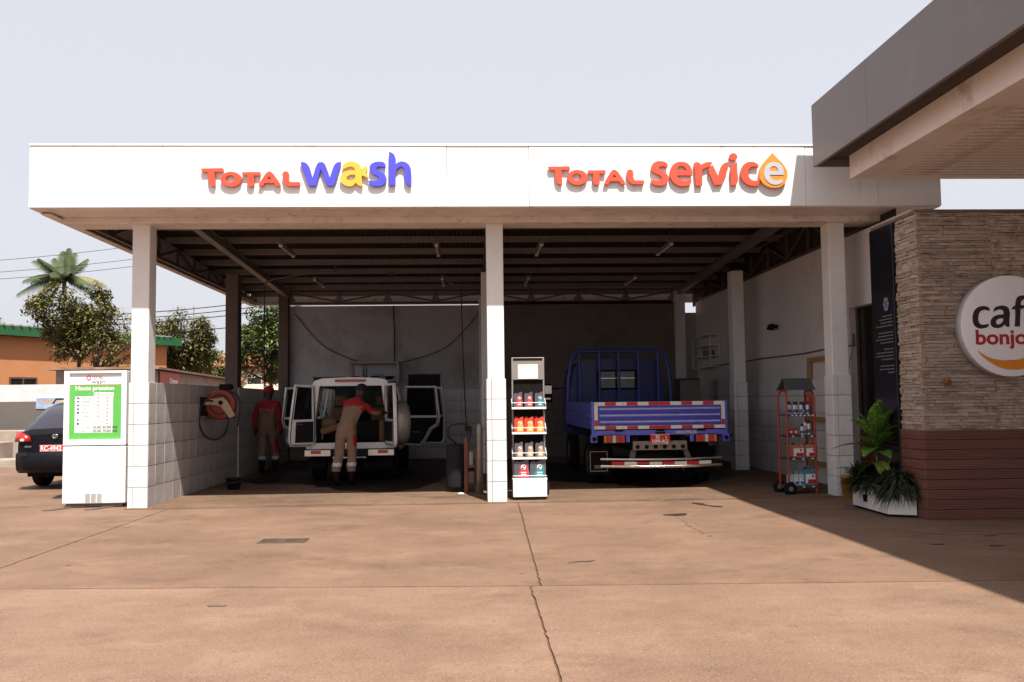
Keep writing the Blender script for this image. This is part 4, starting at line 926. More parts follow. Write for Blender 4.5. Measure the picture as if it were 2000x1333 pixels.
n_ = len(pr); st = [(-.84, .35), (-.80, .08), (-.6, 0), (0, -.03), (.6, 0), (.80, .08), (.84, .35)]
bu.add([(x, y+dy, z) for x, dy in st for y, z in pr], [(i*n_+j, i*n_+(j+1) % n_, (i+1)*n_+(j+1) % n_, (i+1)*n_+j) for i in range(6) for j in range(n_)], 0, True)
bu.build('rear_bumper', m_cblk, ec); MB().box(-.70, -.55, -.075, -.05, .60, .67).build('bumper_notch', m_trim, ec)
for s_ in (-1, 1):
    t = MB(); t.hexa([(s_*.845, .16, .86), (s_*.845, .42, .88), (s_*.52, .07, .84), (s_*.56, .02, .84), (s_*.83, .18, 1.0), (s_*.84, .40, 1.0), (s_*.58, .10, .99), (s_*.60, .06, .97)])
    lo_ = MB().add([(s_*.872, .30, .85), (s_*.845, .10, .85), (s_*.72, .045, .85), (s_*.54, .045, .86), (s_*.868, .34, 1.01), (s_*.835, .15, 1.03), (s_*.72, .075, 1.015), (s_*.58, .055, .95)], [(0, 1, 5, 4), (1, 2, 6, 5), (2, 3, 7, 6)], 0, True).build('tail_light', m_lens_r, ec)
    q = lo_.modifiers.new('thick', 'SOLIDIFY'); q.thickness = .03; q.offset = 0
    MB().box(s_*.70-.035, s_*.70+.035, .028, .045, .865, .91).build('reverse_lens', m_lens_w, lo_)
    for y in (.98, 3.65): wheel(ec, s_*.74, y, .315, .20, .6, s_)
    rr_ = MB().tube([(s_*.60, 1.0, 1.53), (s_*.60, 1.12, 1.61), (s_*.60, 2.4, 1.61), (s_*.60, 2.55, 1.56)], .016, 8).build('roof_rail', m_trim, ec)
MB().box(-.72, .72, .3, 4.2, .22, .40).build('underbody', m_chas, ec)
plate(ec, -.14, .045, .735, .52, .115, [('RC-4942', .115, -.04, .36, -.06)])
q = MB(); q.tube([(-.14+.05*math.cos(i*.5236), .052, .945+.035*math.sin(i*.5236)) for i in range(12)], .006, 6, closed=True); q.tube([(-.14+.02*math.cos(i*.5236), .052, .945+.034*math.sin(i*.5236)) for i in range(12)], .005, 6, closed=True); q.tube([(-.14+.032*math.cos(i*.5236), .052, .958+.014*math.sin(i*.5236)) for i in range(12)], .005, 6, closed=True); q.build('badge', m_chrome, ec)
inst(text_mesh('IPSUM', .045, m_chrome, .002, .001, width=.11), 'lettering', ec, (-.66, .055, .75), FACE_CAM)
# ------------------------------------------------------------ oil display rack
m_rackw = mat('rack_white', (.74, .73, .72), .4, var=.03); m_rackg = mat('rack_grey', (.27, .24, .22), .4, var=.06, metal=.3); m_bgrey = mat('bottle_grey', (.10, .10, .12), .3, var=.08, metal=.2)
m_bred = mat('bottle_red', (.55, .05, .03), .3, var=.05); m_lteal = mat('label_teal', (.03, .22, .24), .4, var=.05); m_lr = mat('label_red', (.55, .05, .06), .4, var=.05); m_ly = mat('label_yellow', (.72, .36, .05), .4, var=.08); m_lsilver = mat('label_gold', (.42, .28, .16), .4, var=.08)
rk = thing('oil_rack', 'narrow white oil display rack on castors beside the middle column', 'display rack', (.885, 13.86, 0))
for sx in (-.235, .235): MB().box(sx-.012, sx+.012, -.03, .01, .06, 2.12).build('upright', m_rackg, rk, bevel=.003)
hd = MB().box(-.247, .247, -.035, .02, 1.785, 2.12).build('header', m_rackg, rk, bevel=.004); MB().box(-.15, .15, -.043, -.0355, 1.80, 2.015).build('header_card', m_rackw, hd); MB().box(-.22, .22, -.041, -.0355, 2.075, 2.11).build('header_slot', m_chas, hd)
MB().box(-.22, .22, .005, .012, .3, 1.785).build('back_panel', m_chas, rk)
RZ = [1.375, 1.005, .635, .33]
for i, z in enumerate(RZ):
    sh = MB().box(-.255, .255, -.20, .0, z-.03, z).build('shelf', m_rackw, rk, bevel=.004)
    if i < 3:
        q = MB(); q.tube([(-.25, -.005, z+.13), (-.252, -.19, z+.01), (-.252, -.195, z+.065), (.252, -.195, z+.065), (.252, -.19, z+.01), (.25, -.005, z+.13)], .006, 6); q.build('shelf_rail', m_rackw, sh)
    else: MB().tube([(-.25, -.19, z+.035), (.25, -.19, z+.035)], .006, 6).build('shelf_rail', m_rackw, sh)
MB().box(-.25, .25, -.205, -.02, .055, .2995).build('base_box', m_rackw, rk, bevel=.008); MB().box(-.24, .24, -.19, .05, .022, .054).build('base_plate', m_chas, rk)
for sx in (-.2, .2):
    for y in (-.16, .02): MB().cyl((sx-.012, y, .026), (sx+.012, y, .026), .026, n=12).build('castor', m_tyre, rk)
MB().cyl((.245, 0, .16), (.29, 0, .16), .10, n=18).build('side_wheel', m_tyre, rk)
def swirl(parent, x, y, z, r):
    MB().cyl((x, y, z), (x, y-.0015, z), r, n=18).build('emblem_disc', m_pltw, parent)
    for k, mm in ((0, m_pred), (1, m_pblue)):
        q = MB(); q.tube([(x+r*.55*math.cos(t*.45+k*2.9), y-.002, z+r*.55*math.sin(t*.45+k*2.9)) for t in range(6)], [r*.08, r*.22, r*.26, r*.24, r*.18, r*.06], 6); q.build('emblem_swirl', mm, parent)
def bottle(x, y, z, h, w_, body, lab, label, group=None, name='oil_bottle'):
    t = thing(name, label, 'bottle', (x, y, z), random.uniform(-.12, .12), group); d = w_*.55
    pr = [(-.5*w_, 0), (.5*w_, 0), (.52*w_, .25*h), (.47*w_, .55*h), (.46*w_, .95*h), (.30*w_, .97*h), (-.05*w_, .86*h), (-.20*w_, .88*h), (-.42*w_, .88*h), (-.5*w_, .80*h)]
    MB().prism(pr, -d/2, d/2, 'y').build('body', body, t, bevel=.010, seg=2)
    MB().cyl((-.3*w_, 0, .875*h), (-.3*w_, 0, .97*h), .15*w_, n=12).build('cap', m_trim if body is not m_bred else m_bred, t)
    q = MB(); q.prism([(-.22*w_, .03*h), (.44*w_, .03*h), (.46*w_, .30*h), (.40*w_, .52*h), (.38*w_, .68*h), (.1*w_, .72*h), (-.16*w_, .62*h), (-.10*w_, .42*h), (-.22*w_, .25*h)], -d/2-.0025, -d/2-.0005, 'y'); lo_ = q.build('label', lab, t)
    swirl(lo_, .12*w_, -d/2-.003, .58*h, .17*w_)
    q = MB(); 
    for k in range(2): q.box(-.05*w_, .3*w_, -d/2-.004, -d/2-.0027, (.26-.12*k)*h, (.32-.12*k)*h)
    q.build('label_print', m_pltw, t)
    return t
for j, (lab, txt) in enumerate(((m_lr, 'grey red-labelled oil bottle next to the column, top shelf of the white rack'), (m_lr, 'grey red-labelled oil bottle beside the teal one, top shelf of the white rack'), (m_lteal, 'grey oil bottle with teal label, on the top shelf of the white rack'))):
    bottle(.885-.155+.155*j, 13.76, RZ[0]+.001, .235, .125, m_bgrey, lab, txt, 'oil bottles on the white rack')
for j in range(3): bottle(.885-.145+.15*j, 13.76, RZ[1]+.001, .235, .142, m_bred, m_ly, ('red yellow-labelled oil bottle next to the column, second shelf of the white rack', 'red yellow-labelled oil bottle between two others, second shelf of the white rack', 'red yellow-labelled oil bottle at the truck end, second shelf of the white rack')[j], 'oil bottles on the white rack')
for j in range(3): bottle(.885-.155+.155*j, 13.76, RZ[2]+.001, .235, .125, m_bgrey, m_lsilver, ('grey gold-labelled oil bottle next to the column, third shelf of the white rack', 'grey gold-labelled oil bottle between two others, third shelf of the white rack', 'grey gold-labelled oil bottle at the truck end, third shelf of the white rack')[j], 'oil bottles on the white rack')
bottle(.765, 13.765, RZ[3]+.001, .275, .225, m_bgrey, m_lr, 'big dark oil can with red label low on the white rack', 'oil bottles on the white rack', 'oil_can')
bottle(1.005, 13.765, RZ[3]+.001, .275, .225, m_bgrey, m_lteal, 'big dark oil can with teal label low on the white rack', 'oil bottles on the white rack', 'oil_can')

# ------------------------------------------------------------ red product trolley by the right column
m_cred2 = mat('trolley_red_tube', (.33, .035, .016), .4, var=.12, scale=10); m_slate = mat('slate_panel', (.055, .062, .068), .5, var=.1); m_dshelf = mat('trolley_shelf', (.045, .045, .048), .55, var=.15)
tr_ = thing('product_trolley', 'red tube trolley with slate gabled hood and four shelves, at the tiled right column', 'trolley', (5.02, 13.98, 0), R(4))
for sx, sy in ((-.22, -.15), (-.22, .17), (.22, -.15), (.22, .17)):
    z0 = .0 if sx > 0 else .1
    MB().tube([(sx, sy, z0), (sx, sy, 1.45), (sx*.98, sy*.9, 1.53), (sx*.9, sy*.55, 1.575), (sx*.88, 0, 1.58)], .017, 8).build('post', m_cred2, tr_)
hd = MB(); hd.hexa([(-.245, -.17, 1.585), (.245, -.17, 1.585), (.245, -.155, 1.585), (-.245, -.155, 1.585), (-.215, -.03, 1.765), (.215, -.03, 1.765), (.215, -.015, 1.765), (-.215, -.015, 1.765)]); hd.build('hood_panel', m_slate, tr_, bevel=.003)
hd = MB(); hd.hexa([(-.245, .155, 1.585), (.245, .155, 1.585), (.245, .17, 1.585), (-.245, .17, 1.585), (-.215, -.014, 1.765), (.215, -.014, 1.765), (.215, .0, 1.765), (-.215, .0, 1.765)]); hd.build('hood_panel', m_slate, tr_, bevel=.003)
SZ = [1.215, .90, .56, .14]
for z in SZ:
    sh = MB().box(-.225, .225, -.17, .18, z-.03, z).build('shelf', m_dshelf, tr_, bevel=.004)
    for k in range(6 if z > 1 else 3): MB().box(-.16+(.065 if z > 1 else .15)*k, -.125+(.065 if z > 1 else .15)*k, -.176, -.1705, z-.026, z-.008).build('price_tag', m_rackw, sh)
for y in (-.2, .22):
    w_ = MB().lathe([(.03, -.022), (.085, -.028), (.1, -.015), (.1, .015), (.085, .028), (.03, .022)], 20, 0, None, 'y').build('wheel', m_tyre, tr_, loc=(-.22, y, .1)); MB().cyl((0, -.03, 0), (0, .03, 0), .035).build('hub', m_rimm, w_)
MB().cyl((-.22, -.2, .1), (-.22, .22, .1), .01).build('axle', m_steel, tr_)
m_cang = mat('can_black_cap', (.02, .02, .022), .4, var=0); m_canw = mat('can_white', (.62, .62, .64), .35, var=.06); m_canb = mat('can_blue', (.06, .09, .25), .35, var=.1); m_canr = mat('can_red', (.45, .02, .03), .35, var=.08); m_canor = mat('can_orange', (.6, .22, .07), .4, var=.1)
def wp(x, y, z): v = Matrix.Rotation(R(4), 3, 'Z') @ Vector((x, y, z)); return (5.02+v.x, 13.98+v.y, z)
def can(x, y, z, r, h, body, cap, label, name='spray_can', group='products on the red trolley'):
    t = thing(name, label, 'can', wp(x, y, z), random.uniform(-1, 1), group)
    MB().lathe([(0, 0), (r*.96, 0), (r, .006), (r, h*.68), (r*.8, h*.74)], 18).build('body', body, t)
    MB().lathe([(r*.82, h*.74), (r*.82, h*.97), (r*.7, h), (0, h)], 16).build('cap', cap, t)
    MB().lathe([(r*1.004, h*.12), (r*1.004, h*.38)], 18).build('label_band', m_canb if body is not m_canb else m_canw, t)
for k in range(7): can(-.175+.052*k, -.09+.05*(k % 2), SZ[0]+.001, .026, .19 if k else .2, m_canw if k != 5 else m_canb, m_cang, {0: 'taller black-capped white can at the wheel end of the top trolley shelf', 5: 'black-capped blue can in the row on the top trolley shelf', 6: 'black-capped white can next to the tall red can on the top trolley shelf'}.get(k, 'black-capped white can in the middle of the top trolley shelf row'))
can(.17, -.06, SZ[0]+.001, .042, .27, m_canr, m_canr, 'tall all-red can at the end of the top shelf of the red trolley', 'lubricant_can')
for k, (x, mm, cp, h, nm) in enumerate(((.045, m_canw, m_cang, .17, 'white can with black cap on the second shelf of the red trolley'), (.095, m_canor, m_rackw, .19, 'orange can with pale cap on the second shelf of the red trolley'), (.15, m_canw, m_cang, .23, 'tall white trigger bottle on the second shelf of the red trolley'))): can(x, -.08, SZ[1]+.001, .027, h, mm, cp, nm)
for k, (x, nm) in enumerate(((-.14, 'red carton at the wheel end of the second trolley shelf'), (-.065, 'red carton beside the white can on the second trolley shelf'))):
    c_ = thing('carton', nm, 'carton', wp(x, -.07, SZ[1]+.001), .1, 'products on the red trolley'); MB().box(-.034, .034, -.03, .03, 0, .085).build('box', m_canr, c_, bevel=.003); MB().box(-.02, .02, -.032, -.0305, .03, .06).build('label', m_rackw, c_)
m_jugp = mat('pink_fluid_jug', (.42, .17, .12), .25, var=.08, spec=.5); m_jugb = mat('blue_fluid_jug', (.06, .22, .30), .22, var=.08, spec=.5); m_jugw = mat('pale_jug', (.48, .55, .6), .3, var=.06)
def jug(x, y, z, w_, h, d, body, lab, label, name='jerrycan'):
    t = thing(name, label, 'jug', wp(x, y, z), R(4), 'products on the red trolley')
    MB().prism([(-w_/2, 0), (w_/2, 0), (w_/2, h*.72), (w_*.42, h*.82), (-w_*.42, h*.82), (-w_/2, h*.72)], -d/2, d/2, 'y').build('body', body, t, bevel=.012)
    q = MB(); q.tube([(-.02*w_, 0, h*.8), (0, 0, h*.95), (w_*.1, 0, h), (w_*.3, 0, h), (w_*.4, 0, h*.93), (w_*.42, 0, h*.78)], w_*.06, 8); q.build('handle', body, t)
    MB().cyl((-w_*.28, 0, h*.81), (-w_*.28, 0, h*.95), w_*.13, n=12).build('cap', m_cang, t)
    l_ = MB().box(-w_*.40, w_*.42, -d/2-.002, -d/2-.0005, h*.10, h*.58).build('label', m_rackw, t); MB().box(-w_*.2, w_*.42, -d/2-.0035, -d/2-.0022, h*.10, h*.30).build('label_print', lab, l_); MB().cyl((w_*.2, -d/2-.0022, h*.47), (w_*.2, -d/2-.0035, h*.47), w_*.10, n=12).build('emblem', lab, l_)
jug(-.045, -.07, SZ[2]+.001, .19, .235, .12, m_jugp, m_canr, 'pink fluid jug nearer the trolley wheels on the third shelf')
jug(.16, -.07, SZ[2]+.001, .19, .235, .12, m_jugp, m_canr, 'pink fluid jug nearer the tiled column on the third trolley shelf')
jug(.13, -.06, SZ[3]+.001, .19, .29, .14, m_jugb, m_canr, 'blue coolant jerrycan with red label on the bottom trolley shelf')
for k in range(3): jug(-.17+.083*k, -.08, SZ[3]+.001, .075, .20, .07, m_jugw, m_canb, ('pale blue bottle over the trolley wheels, bottom shelf', 'pale blue bottle between two others, bottom trolley shelf', 'pale blue bottle beside the coolant jerrycan, bottom trolley shelf')[k], 'fluid_bottle')

# ------------------------------------------------------------ planter and plants
m_pl = mat('planter_white', (.76, .72, .69), .55, var=.06, scale=4, wear=((.35, .26, .2), .6, .82, 3)); m_soil = mat('planter_soil', (.05, .03, .02), .95, var=.3)
pl = thing('planter_box', 'angled white planter box against the stone return of the cafe', 'planter', (5.24, 11.6, 0), world=True)
PA = [(5.127, 12.25), (5.104, 11.16), (5.394, 11.01), (5.396, 12.25)]
b = MB(); cen = Vector((5.25, 11.65)); inn = [tuple(Vector(p).lerp(cen, .09)) for p in PA]
n_ = 4; vs = [(x, y, .03) for x, y in PA]+[(x, y, .36) for x, y in PA]+[(x, y, .36) for x, y in inn]+[(x, y, .28) for x, y in inn]
b.add(vs, [(3, 2, 1, 0)]+[(i, (i+1) % 4, (i+1) % 4+4, i+4) for i in range(4)]+[(i+4, (i+1) % 4+4, (i+1) % 4+8, i+8) for i in range(4)]+[(i+8, (i+1) % 4+8, (i+1) % 4+12, i+12) for i in range(4)]); b.build('box', m_pl, pl, bevel=.004)
MB().prism(inn, .25, .3, 'z').build('soil', m_soil, pl)
MB().prism([(5.135, 12.2), (5.118, 11.19), (5.39, 11.05), (5.39, 12.2)], .005, .03, 'z').build('plinth', m_chas, pl)
MB().box(5.12, 5.36, 11.20, 11.23, .33, .40).build('red_liner', mat('red_liner', (.42, .02, .025), .5, var=.1), pl)
m_leaf = mat('variegated_leaf', (.07, .19, .022), .35, var=.3, scale=30, spec=.5, col2=(.40, .48, .14), thr=(.54, .66)); m_leafy = mat('yellowing_leaf', (.30, .34, .04), .35, var=.3, scale=34, col2=(.55, .55, .25), thr=(.5, .66)); m_stem = mat('green_stem', (.08, .12, .035), .5, var=.2)
def leaf_mesh(L, W, droop, m_, fold=.25, n=8):
    b = MB(); vs = []
    for i in range(n+1):
        t = i/n; wv = W*math.sin(math.pi*min(1, t*.93+.04))**.75*(1-.25*t); x = L*t; z = -droop*L*t*t
        vs += [(-wv/2, x, z+fold*wv/2), (-wv/4, x, z+fold*wv/5), (0, x, z), (wv/4, x, z+fold*wv/5), (wv/2, x, z+fold*wv/2)]
    b.add(vs, [(i*5+j, i*5+j+1, i*5+j+6, i*5+j+5) for i in range(n) for j in range(4)], 0, True); return b.mesh('leaf', m_)
LM = [leaf_mesh(.48, .24, d, m_leaf) for d in (.15, .35, .6)]; LY = leaf_mesh(.36, .2, .5, m_leafy)
db = thing('dumb_cane_plant', 'tall broad-leaved plant with cream-speckled green leaves in the white planter', 'plant', (5.24, 11.72, .28))
MB().tube([(0, 0, 0), (.01, .0, .3), (0, .01, .68)], [.022, .018, .015], 8).build('stem', m_stem, db); MB().tube([(.02, -.1, 0), (.05, -.15, .25), (.10, -.2, .42)], [.016, .014, .01], 8).build('stem', m_stem, db)
for (az, el, zz, kind) in ((200, 62, .55, 0), (160, 72, .6, 0), (250, 70, .58, 1), (110, 55, .52, 1), (60, 65, .56, 0), (20, 58, .52, 1), (300, 50, .5, 1), (230, 38, .48, 2), (330, 70, .6, 0), (180, 80, .62, 0), (140, 25, .42, 2), (280, 25, .45, 2), (75, 30, .44, 2), (215, 52, .5, 1), (185, 45, .45, 1), (265, 45, .5, 1), (130, 42, .42, 1), (240, 60, .6, 0), (172, 30, .36, 2), (255, 20, .38, 2)):
    me = LM[kind]; o = inst(me, 'leaf', db, (0, 0, zz+.08), Euler((R(el), 0, R(az)), 'XYZ'), None); 
for (az, el, p_) in ((262, 18, (.0, -.05, .36)), (150, 10, (-.02, 0, .34))): inst(LY, 'leaf', db, p_, Euler((R(el-30), 0, R(az-90)), 'XYZ'))
sm = thing('seedling_plant', 'small speckled leafy shoot at the far end of the white planter', 'plant', (5.16, 12.15, .28)); MB().tube([(0, 0, 0), (-.02, 0, .2)], .008, 6).build('stem', m_stem, sm)
for az in (70, 130, 200, 300): inst(LM[1], 'leaf', sm, (-.02, 0, .2), Euler((R(25), 0, R(az)), 'XYZ'), (.55, .55, .55))
m_spk = mat('dark_spiky_leaf', (.010, .018, .006), .6, var=.35, scale=14, col2=(.028, .042, .012))
def spiky(x, y, z, r, n, label, seed, hang=.5):
    t = thing('spiky_plant', label, 'plant', (x, y, z)); rd = random.Random(seed); b = MB()
    for i in range(n):
        az = rd.uniform(0, 6.283); el = rd.uniform(-.25, 1.35); L = r*rd.uniform(.6, 1.15); wv = rd.uniform(.010, .018)
        d = Vector((math.cos(az)*math.cos(el), math.sin(az)*math.cos(el), math.sin(el))); s_ = d.cross(Vector((0, 0, 1))).normalized()*wv
        p0 = Vector((rd.uniform(-.09, .09), rd.uniform(-.13, .13), rd.uniform(0, .08))); p1 = p0+d*L*.55; p2 = p0+d*L+Vector((0, 0, -hang*L*rd.uniform(.2, .9)))
        b.add([p0-s_*.6, p0+s_*.6, p1-s_, p1+s_, p2], [(0, 1, 3, 2), (2, 3, 4)])
    o = b.build('foliage', m_spk, t); o['kind'] = 'stuff'
spiky(5.20, 11.95, .32, .33, 1600, 'dark mop of spiky leaves at the back half of the white planter', 1); spiky(5.27, 11.25, .32, .30, 1600, 'dark spiky plant spilling over the front of the white planter', 2, .9); spiky(5.25, 11.6, .32, .26, 500, 'dark spiky clump round the foot of the speckled plant', 3)
hp = thing('hanging_pot', 'tiny dark pot hooked on the white planter side', 'pot', (5.095, 11.78, .12)); MB().lathe([(0, 0), (.022, 0), (.032, .09), (.026, .09), (.02, .02), (0, .02)], 14).build('pot', m_chas, hp); q = MB(); q.tube([(0, 0, .08), (.01, .01, .16), (.03, .0, .24)], .003, 5); q.build('hook', m_steel, hp)
yb = thing('yellow_bucket', 'yellow plastic bucket standing before the right tiled column', 'bucket', (5.50, 13.25, 0.0)); m_yel = mat('yellow_plastic', (.55, .27, .015), .4, var=.1)
MB().lathe([(0, 0), (.09, 0), (.12, .31), (.126, .31), (.126, .325), (.112, .325), (.085, .02), (0, .02)], 24).build('body', m_yel, yb); MB().tube([(-.12, 0, .3), (-.1, -.06, .24), (0, -.12, .2), (.1, -.06, .24), (.12, 0, .3)], .004, 6).build('handle', m_steel, yb)

# ------------------------------------------------------------ wash bay equipment
m_reelr = mat('reel_red', (.20, .026, .014), .4, var=.15, scale=8); m_cream = mat('cream_bracket', (.40, .30, .18), .5, var=.12, scale=6); m_hose = mat('black_hose', (.014, .013, .013), .6, var=.2)
hr = thing('hose_reel', 'red hose reel on a cream bracket fixed to the tiled side wall', 'hose reel', (-4.27, 16.1, 1.47))
hr.scale = (1.06, 1, 1.06)
MB().lathe([(0, -.05), (.08, -.055), (.19, -.045), (.235, -.05), (.245, -.035), (.235, -.02), (.13, -.015), (.13, .08), (.235, .085), (.245, .1), (0, .11)], 36, 0, None, 'y').build('drum', m_reelr, hr)
MB().lathe([(.135, -.012), (.19, -.01), (.2, .03), (.19, .075), (.135, .078)], 30, 0, None, 'y').build('hose_coil', m_hose, hr)
b = MB(); arm = [(-.24, .08), (-.24, .0), (-.06, -.01), (.02, -.03), (.16, -.22), (.25, -.18), (.14, .03), (.06, .11), (-.1, .095)]; b.prism(arm, -.075, -.062, 'y'); b.build('bracket', m_cream, hr, bevel=.004)
MB().tube([(.155*math.cos(i*.2618), -.052, .155*math.sin(i*.2618)) for i in range(24)], .010, 6, closed=True).build('drum_groove', m_hose, hr)
MB().cyl((.02, -.1, .03), (.02, .1, .03), .035).build('hub', m_chas, hr); MB().box(-.31, -.22, -.07, .1, -.18, .12).box(-.22, .05, -.03, .02, -.22, -.20).build('wall_plate', m_chas, hr); MB().box(-.02, .17, -.05, .14, .235, .33).build('top_guard', m_chas, hr, bevel=.02)
pts = [(-.10, -.07, .05), (-.22, -.09, .06), (-.30, -.10, -.1), (-.30, -.10, -.34), (-.2, -.10, -.52), (-.05, -.08, -.56), (.08, -.08, -.48), (.14, -.07, -.3), (.12, -.05, -.16)]
def smooth(pts, k=4):
    out = []
    for i in range(len(pts)-1):
        p0, p1, p2, p3 = [Vector(pts[max(0, min(len(pts)-1, j))]) for j in (i-1, i, i+1, i+2)]
        for s_ in range(k):
            t = s_/k; out.append(.5*((2*p1)+(-p0+p2)*t+(2*p0-5*p1+4*p2-p3)*t*t+(-p0+3*p1-3*p2+p3)*t**3))
    return out+[Vector(pts[-1])]
MB().tube(smooth(pts), .017, 8).build('hose', m_hose, hr); MB().tube(smooth([(.12, -.02, .22), (.27, -.03, .15), (.31, -.03, -.05), (.29, -.03, -.28), (.28, -.03, -.36)]), .014, 8).build('hose', m_hose, hr)
bk = thing('black_bucket', 'black plastic bucket on the wash bay floor by the side wall', 'bucket', (-4.05, 16.15, .012)); MB().lathe([(0, 0), (.10, 0), (.135, .185), (.145, .185), (.145, .2), (.125, .2), (.095, .015), (0, .015)], 24).build('body', mat('black_plastic', (.012, .012, .013), .4, var=.2), bk); MB().tube([(-.14, 0, .18), (-.1, -.1, .14), (0, -.14, .12), (.1, -.1, .14), (.14, 0, .18)], .004, 6).build('handle', m_steel, bk)
bo_ = thing('steel_bollard', 'grey steel guard post standing left of the middle column', 'bollard', (.16, 14.55, .012)); MB().lathe([(0, 0), (.048, 0), (.048, 1.05), (.04, 1.09), (.02, 1.115), (0, 1.12)], 18).build('post', mat('grey_steel_post', (.27, .24, .215), .45, metal=.5, var=.25, scale=8), bo_); MB().lathe([(.048, 0), (.1, 0), (.1, .012), (.048, .015)], 18).build('base_flange', m_steel, bo_)
vc = thing('pressure_washer', 'pressure washer with red frame and black drum behind the steel post', 'pressure washer', (-.12, 15.05, .012)); m_rust = mat('rusty_red_frame', (.17, .05, .03), .6, var=.3, scale=8)
MB().lathe([(0, .05), (.16, .05), (.17, .1), (.17, .68), (.15, .76), (0, .78)], 22).build('drum', m_trim, vc, loc=(-.10, .1, 0)); MB().box(.03, .09, -.2, -.14, 0, .86).build('frame_post', m_rust, vc, bevel=.004); MB().box(.20, .25, -.12, -.06, 0, .72).build('frame_post', m_rust, vc, bevel=.004); MB().box(.09, .2, -.19, -.08, .40, .44).build('frame_shelf', m_rust, vc); MB().box(.09, .2, -.19, -.02, .14, .34).build('pump', m_steel, vc, bevel=.02); MB().cyl((.14, -.13, .44), (.14, -.13, .66), .045, n=12).build('filter', mat('dull_plastic', (.3, .28, .25), .5, var=.2), vc)
q = MB(); q.tube(smooth([(-.10, .1, .78), (-.22, -.02, .9), (-.2, -.08, 1.05), (-.02, -.1, 1.1), (.1, -.1, 1.06), (.14, -.1, .95), (.1, -.12, .8)]), .014, 8); q.build('hose', m_hose, vc); MB().box(.04, .16, -.16, -.1, .98, 1.06).build('gun', m_trim, vc, bevel=.01)
lt = thing('litter_scrap', 'small crumpled white scrap lying on the wash bay floor edge', 'litter', (-.14, 14.55, .012)); b = MB(); b.ball((0, 0, .02), .04, 10, sc=(1.4, .8, .5)); b.build('crumple', m_rackw, lt)
od = thing('oil_drum', 'red oil drum lettered TOTAL standing behind the oil rack', 'drum', (.98, 15.65, .012))
MB().lathe([(0, 0), (.285, 0), (.292, .012), (.28, .02), (.28, .29), (.29, .3), (.28, .31), (.28, .59), (.29, .6), (.28, .61), (.28, .87), (.292, .885), (.28, .89), (.27, .875), (0, .875)], 36).build('shell', mat('drum_red', (.26, .012, .014), .4, var=.12, scale=4), od)
inst(text_mesh('TOTAL', .10, m_pltw, .003, .001, width=.30, align='CENTER'), 'lettering', od, (-.02, -.288, .43), FACE_CAM)
MB().box(-.18, .15, -.15, .12, .876, 1.08).cyl((0, 0, 1.08), (0, 0, 1.3), .06).build('transfer_pump', m_chas, od)
# hanging tube lights
def tube_light(x, y, z, label):
    t = thing('tube_light', label, 'light', (x, y, z), 0, 'tube lights under the bay roof')
    MB().box(-.045, .045, -.65, .65, 0, .05).build('housing', m_steel_l, t, bevel=.006); MB().cyl((0, -.58, -.02), (0, .58, -.02), .016, n=10).build('tube', m_rackw, t)
    for y_ in (-.6, .6): MB().box(-.03, .03, y_-.02, y_+.02, -.035, 0).build('lamp_holder', m_rackw, t); MB().cyl((0, y_*.8, .05), (0, y_*.8, pz(y+y_*.8)-z+.01), .006, n=6).build('drop_rod', m_steel, t)
for row, y in (('front row', 17.3), ('back row', 21.0)):
    for x, wh in ((-3.38, 'nearest the left columns'), (-.57, 'just left of the middle columns'), (1.35, 'just right of the middle columns'), (3.75, 'nearest the right columns')): tube_light(x, y, pz(y)-.26, 'unlit tube light in the %s under the roof, %s' % (row, wh))
# overhead wash booms with hanging hoses
for (x0, x1, xh, mm, lab) in ((-4.4, -2.9, -4.42, m_hose, 'overhead wash boom with black hose dropping by the left wall'), (-1.75, .0, -.16, mat('red_hose', (.16, .008, .02), .5, var=.15), 'overhead wash boom with red hose dropping near the middle column')):
    y = 20.2 if mm is m_hose else 21.2; t = thing('wash_boom', lab, 'wash boom', ((x0+x1)/2, y, 0), world=True); z = pz(y)-.16
    q = MB(); q.tube(smooth([(x0 if mm is not m_hose else x1, y, z), ((x0*2+x1)/3, y, z), ((x0+x1*2)/3, y, z-.04), (xh+(-.15 if mm is not m_hose else .2), y-.05, z-.14), (xh, y-.05, z-.16)] if mm is not m_hose else [(x1, y, z), (x1-.6, y, z-.03), (x0+.35, y, z-.12), (xh+.05, y-.02, z-.2), (xh, y-.05, z-.32)]), .018, 8); q.build('boom_arm', m_steel_l, t)
    MB().tube(smooth([(xh, y-.05, z-.16), (xh+.01, y-.08, 3.4), (xh+.04, y-.3, 2.2), (xh+.08, y-.8, 1.2), (xh+.12, y-1.3, .75)] if mm is not m_hose else [(xh, y-.05, z-.3), (xh, y-.06, 3), (xh+.01, y-.1, 1.6), (xh+.02, y-.12, .5)]), .012, 8).build('hose', mm, t)
    MB().cyl((x1 if mm is m_hose else x0, y, z), (x1 if mm is m_hose else x0, y, pz(y)+.02), .02).build('pivot', m_steel, t)
for (p, q_, mid, lab) in (((-4.48, 23.95, 3.78), (-2.85, 23.95, 2.52), (-3.75, 23.95, 2.95), 'black cable sagging down the back wall left of the shelf'), ((.35, 23.95, 3.85), (-1.85, 23.95, 2.47), (-.6, 23.95, 2.88), 'black cable sagging down the back wall right of the shelf')):
    tag(MB().tube(smooth([p, mid, q_], 12), .011, 6).build('wall_cable', m_hose), lab, 'cable', 'cables on the back wall')
tag(MB().tube([(-1.95, 23.96, 3.98), (-1.92, 23.96, 3.2), (-1.92, 23.96, 2.47)], .016, 8).build('wall_pipe', m_hose), 'dark vertical pipe running down the back wall onto the shelf', 'pipe')
ts = thing('tool_shelf', 'tall steel shelf unit against the back wall behind the white wagon', 'shelf', (-2.4, 23.6, 0.012))
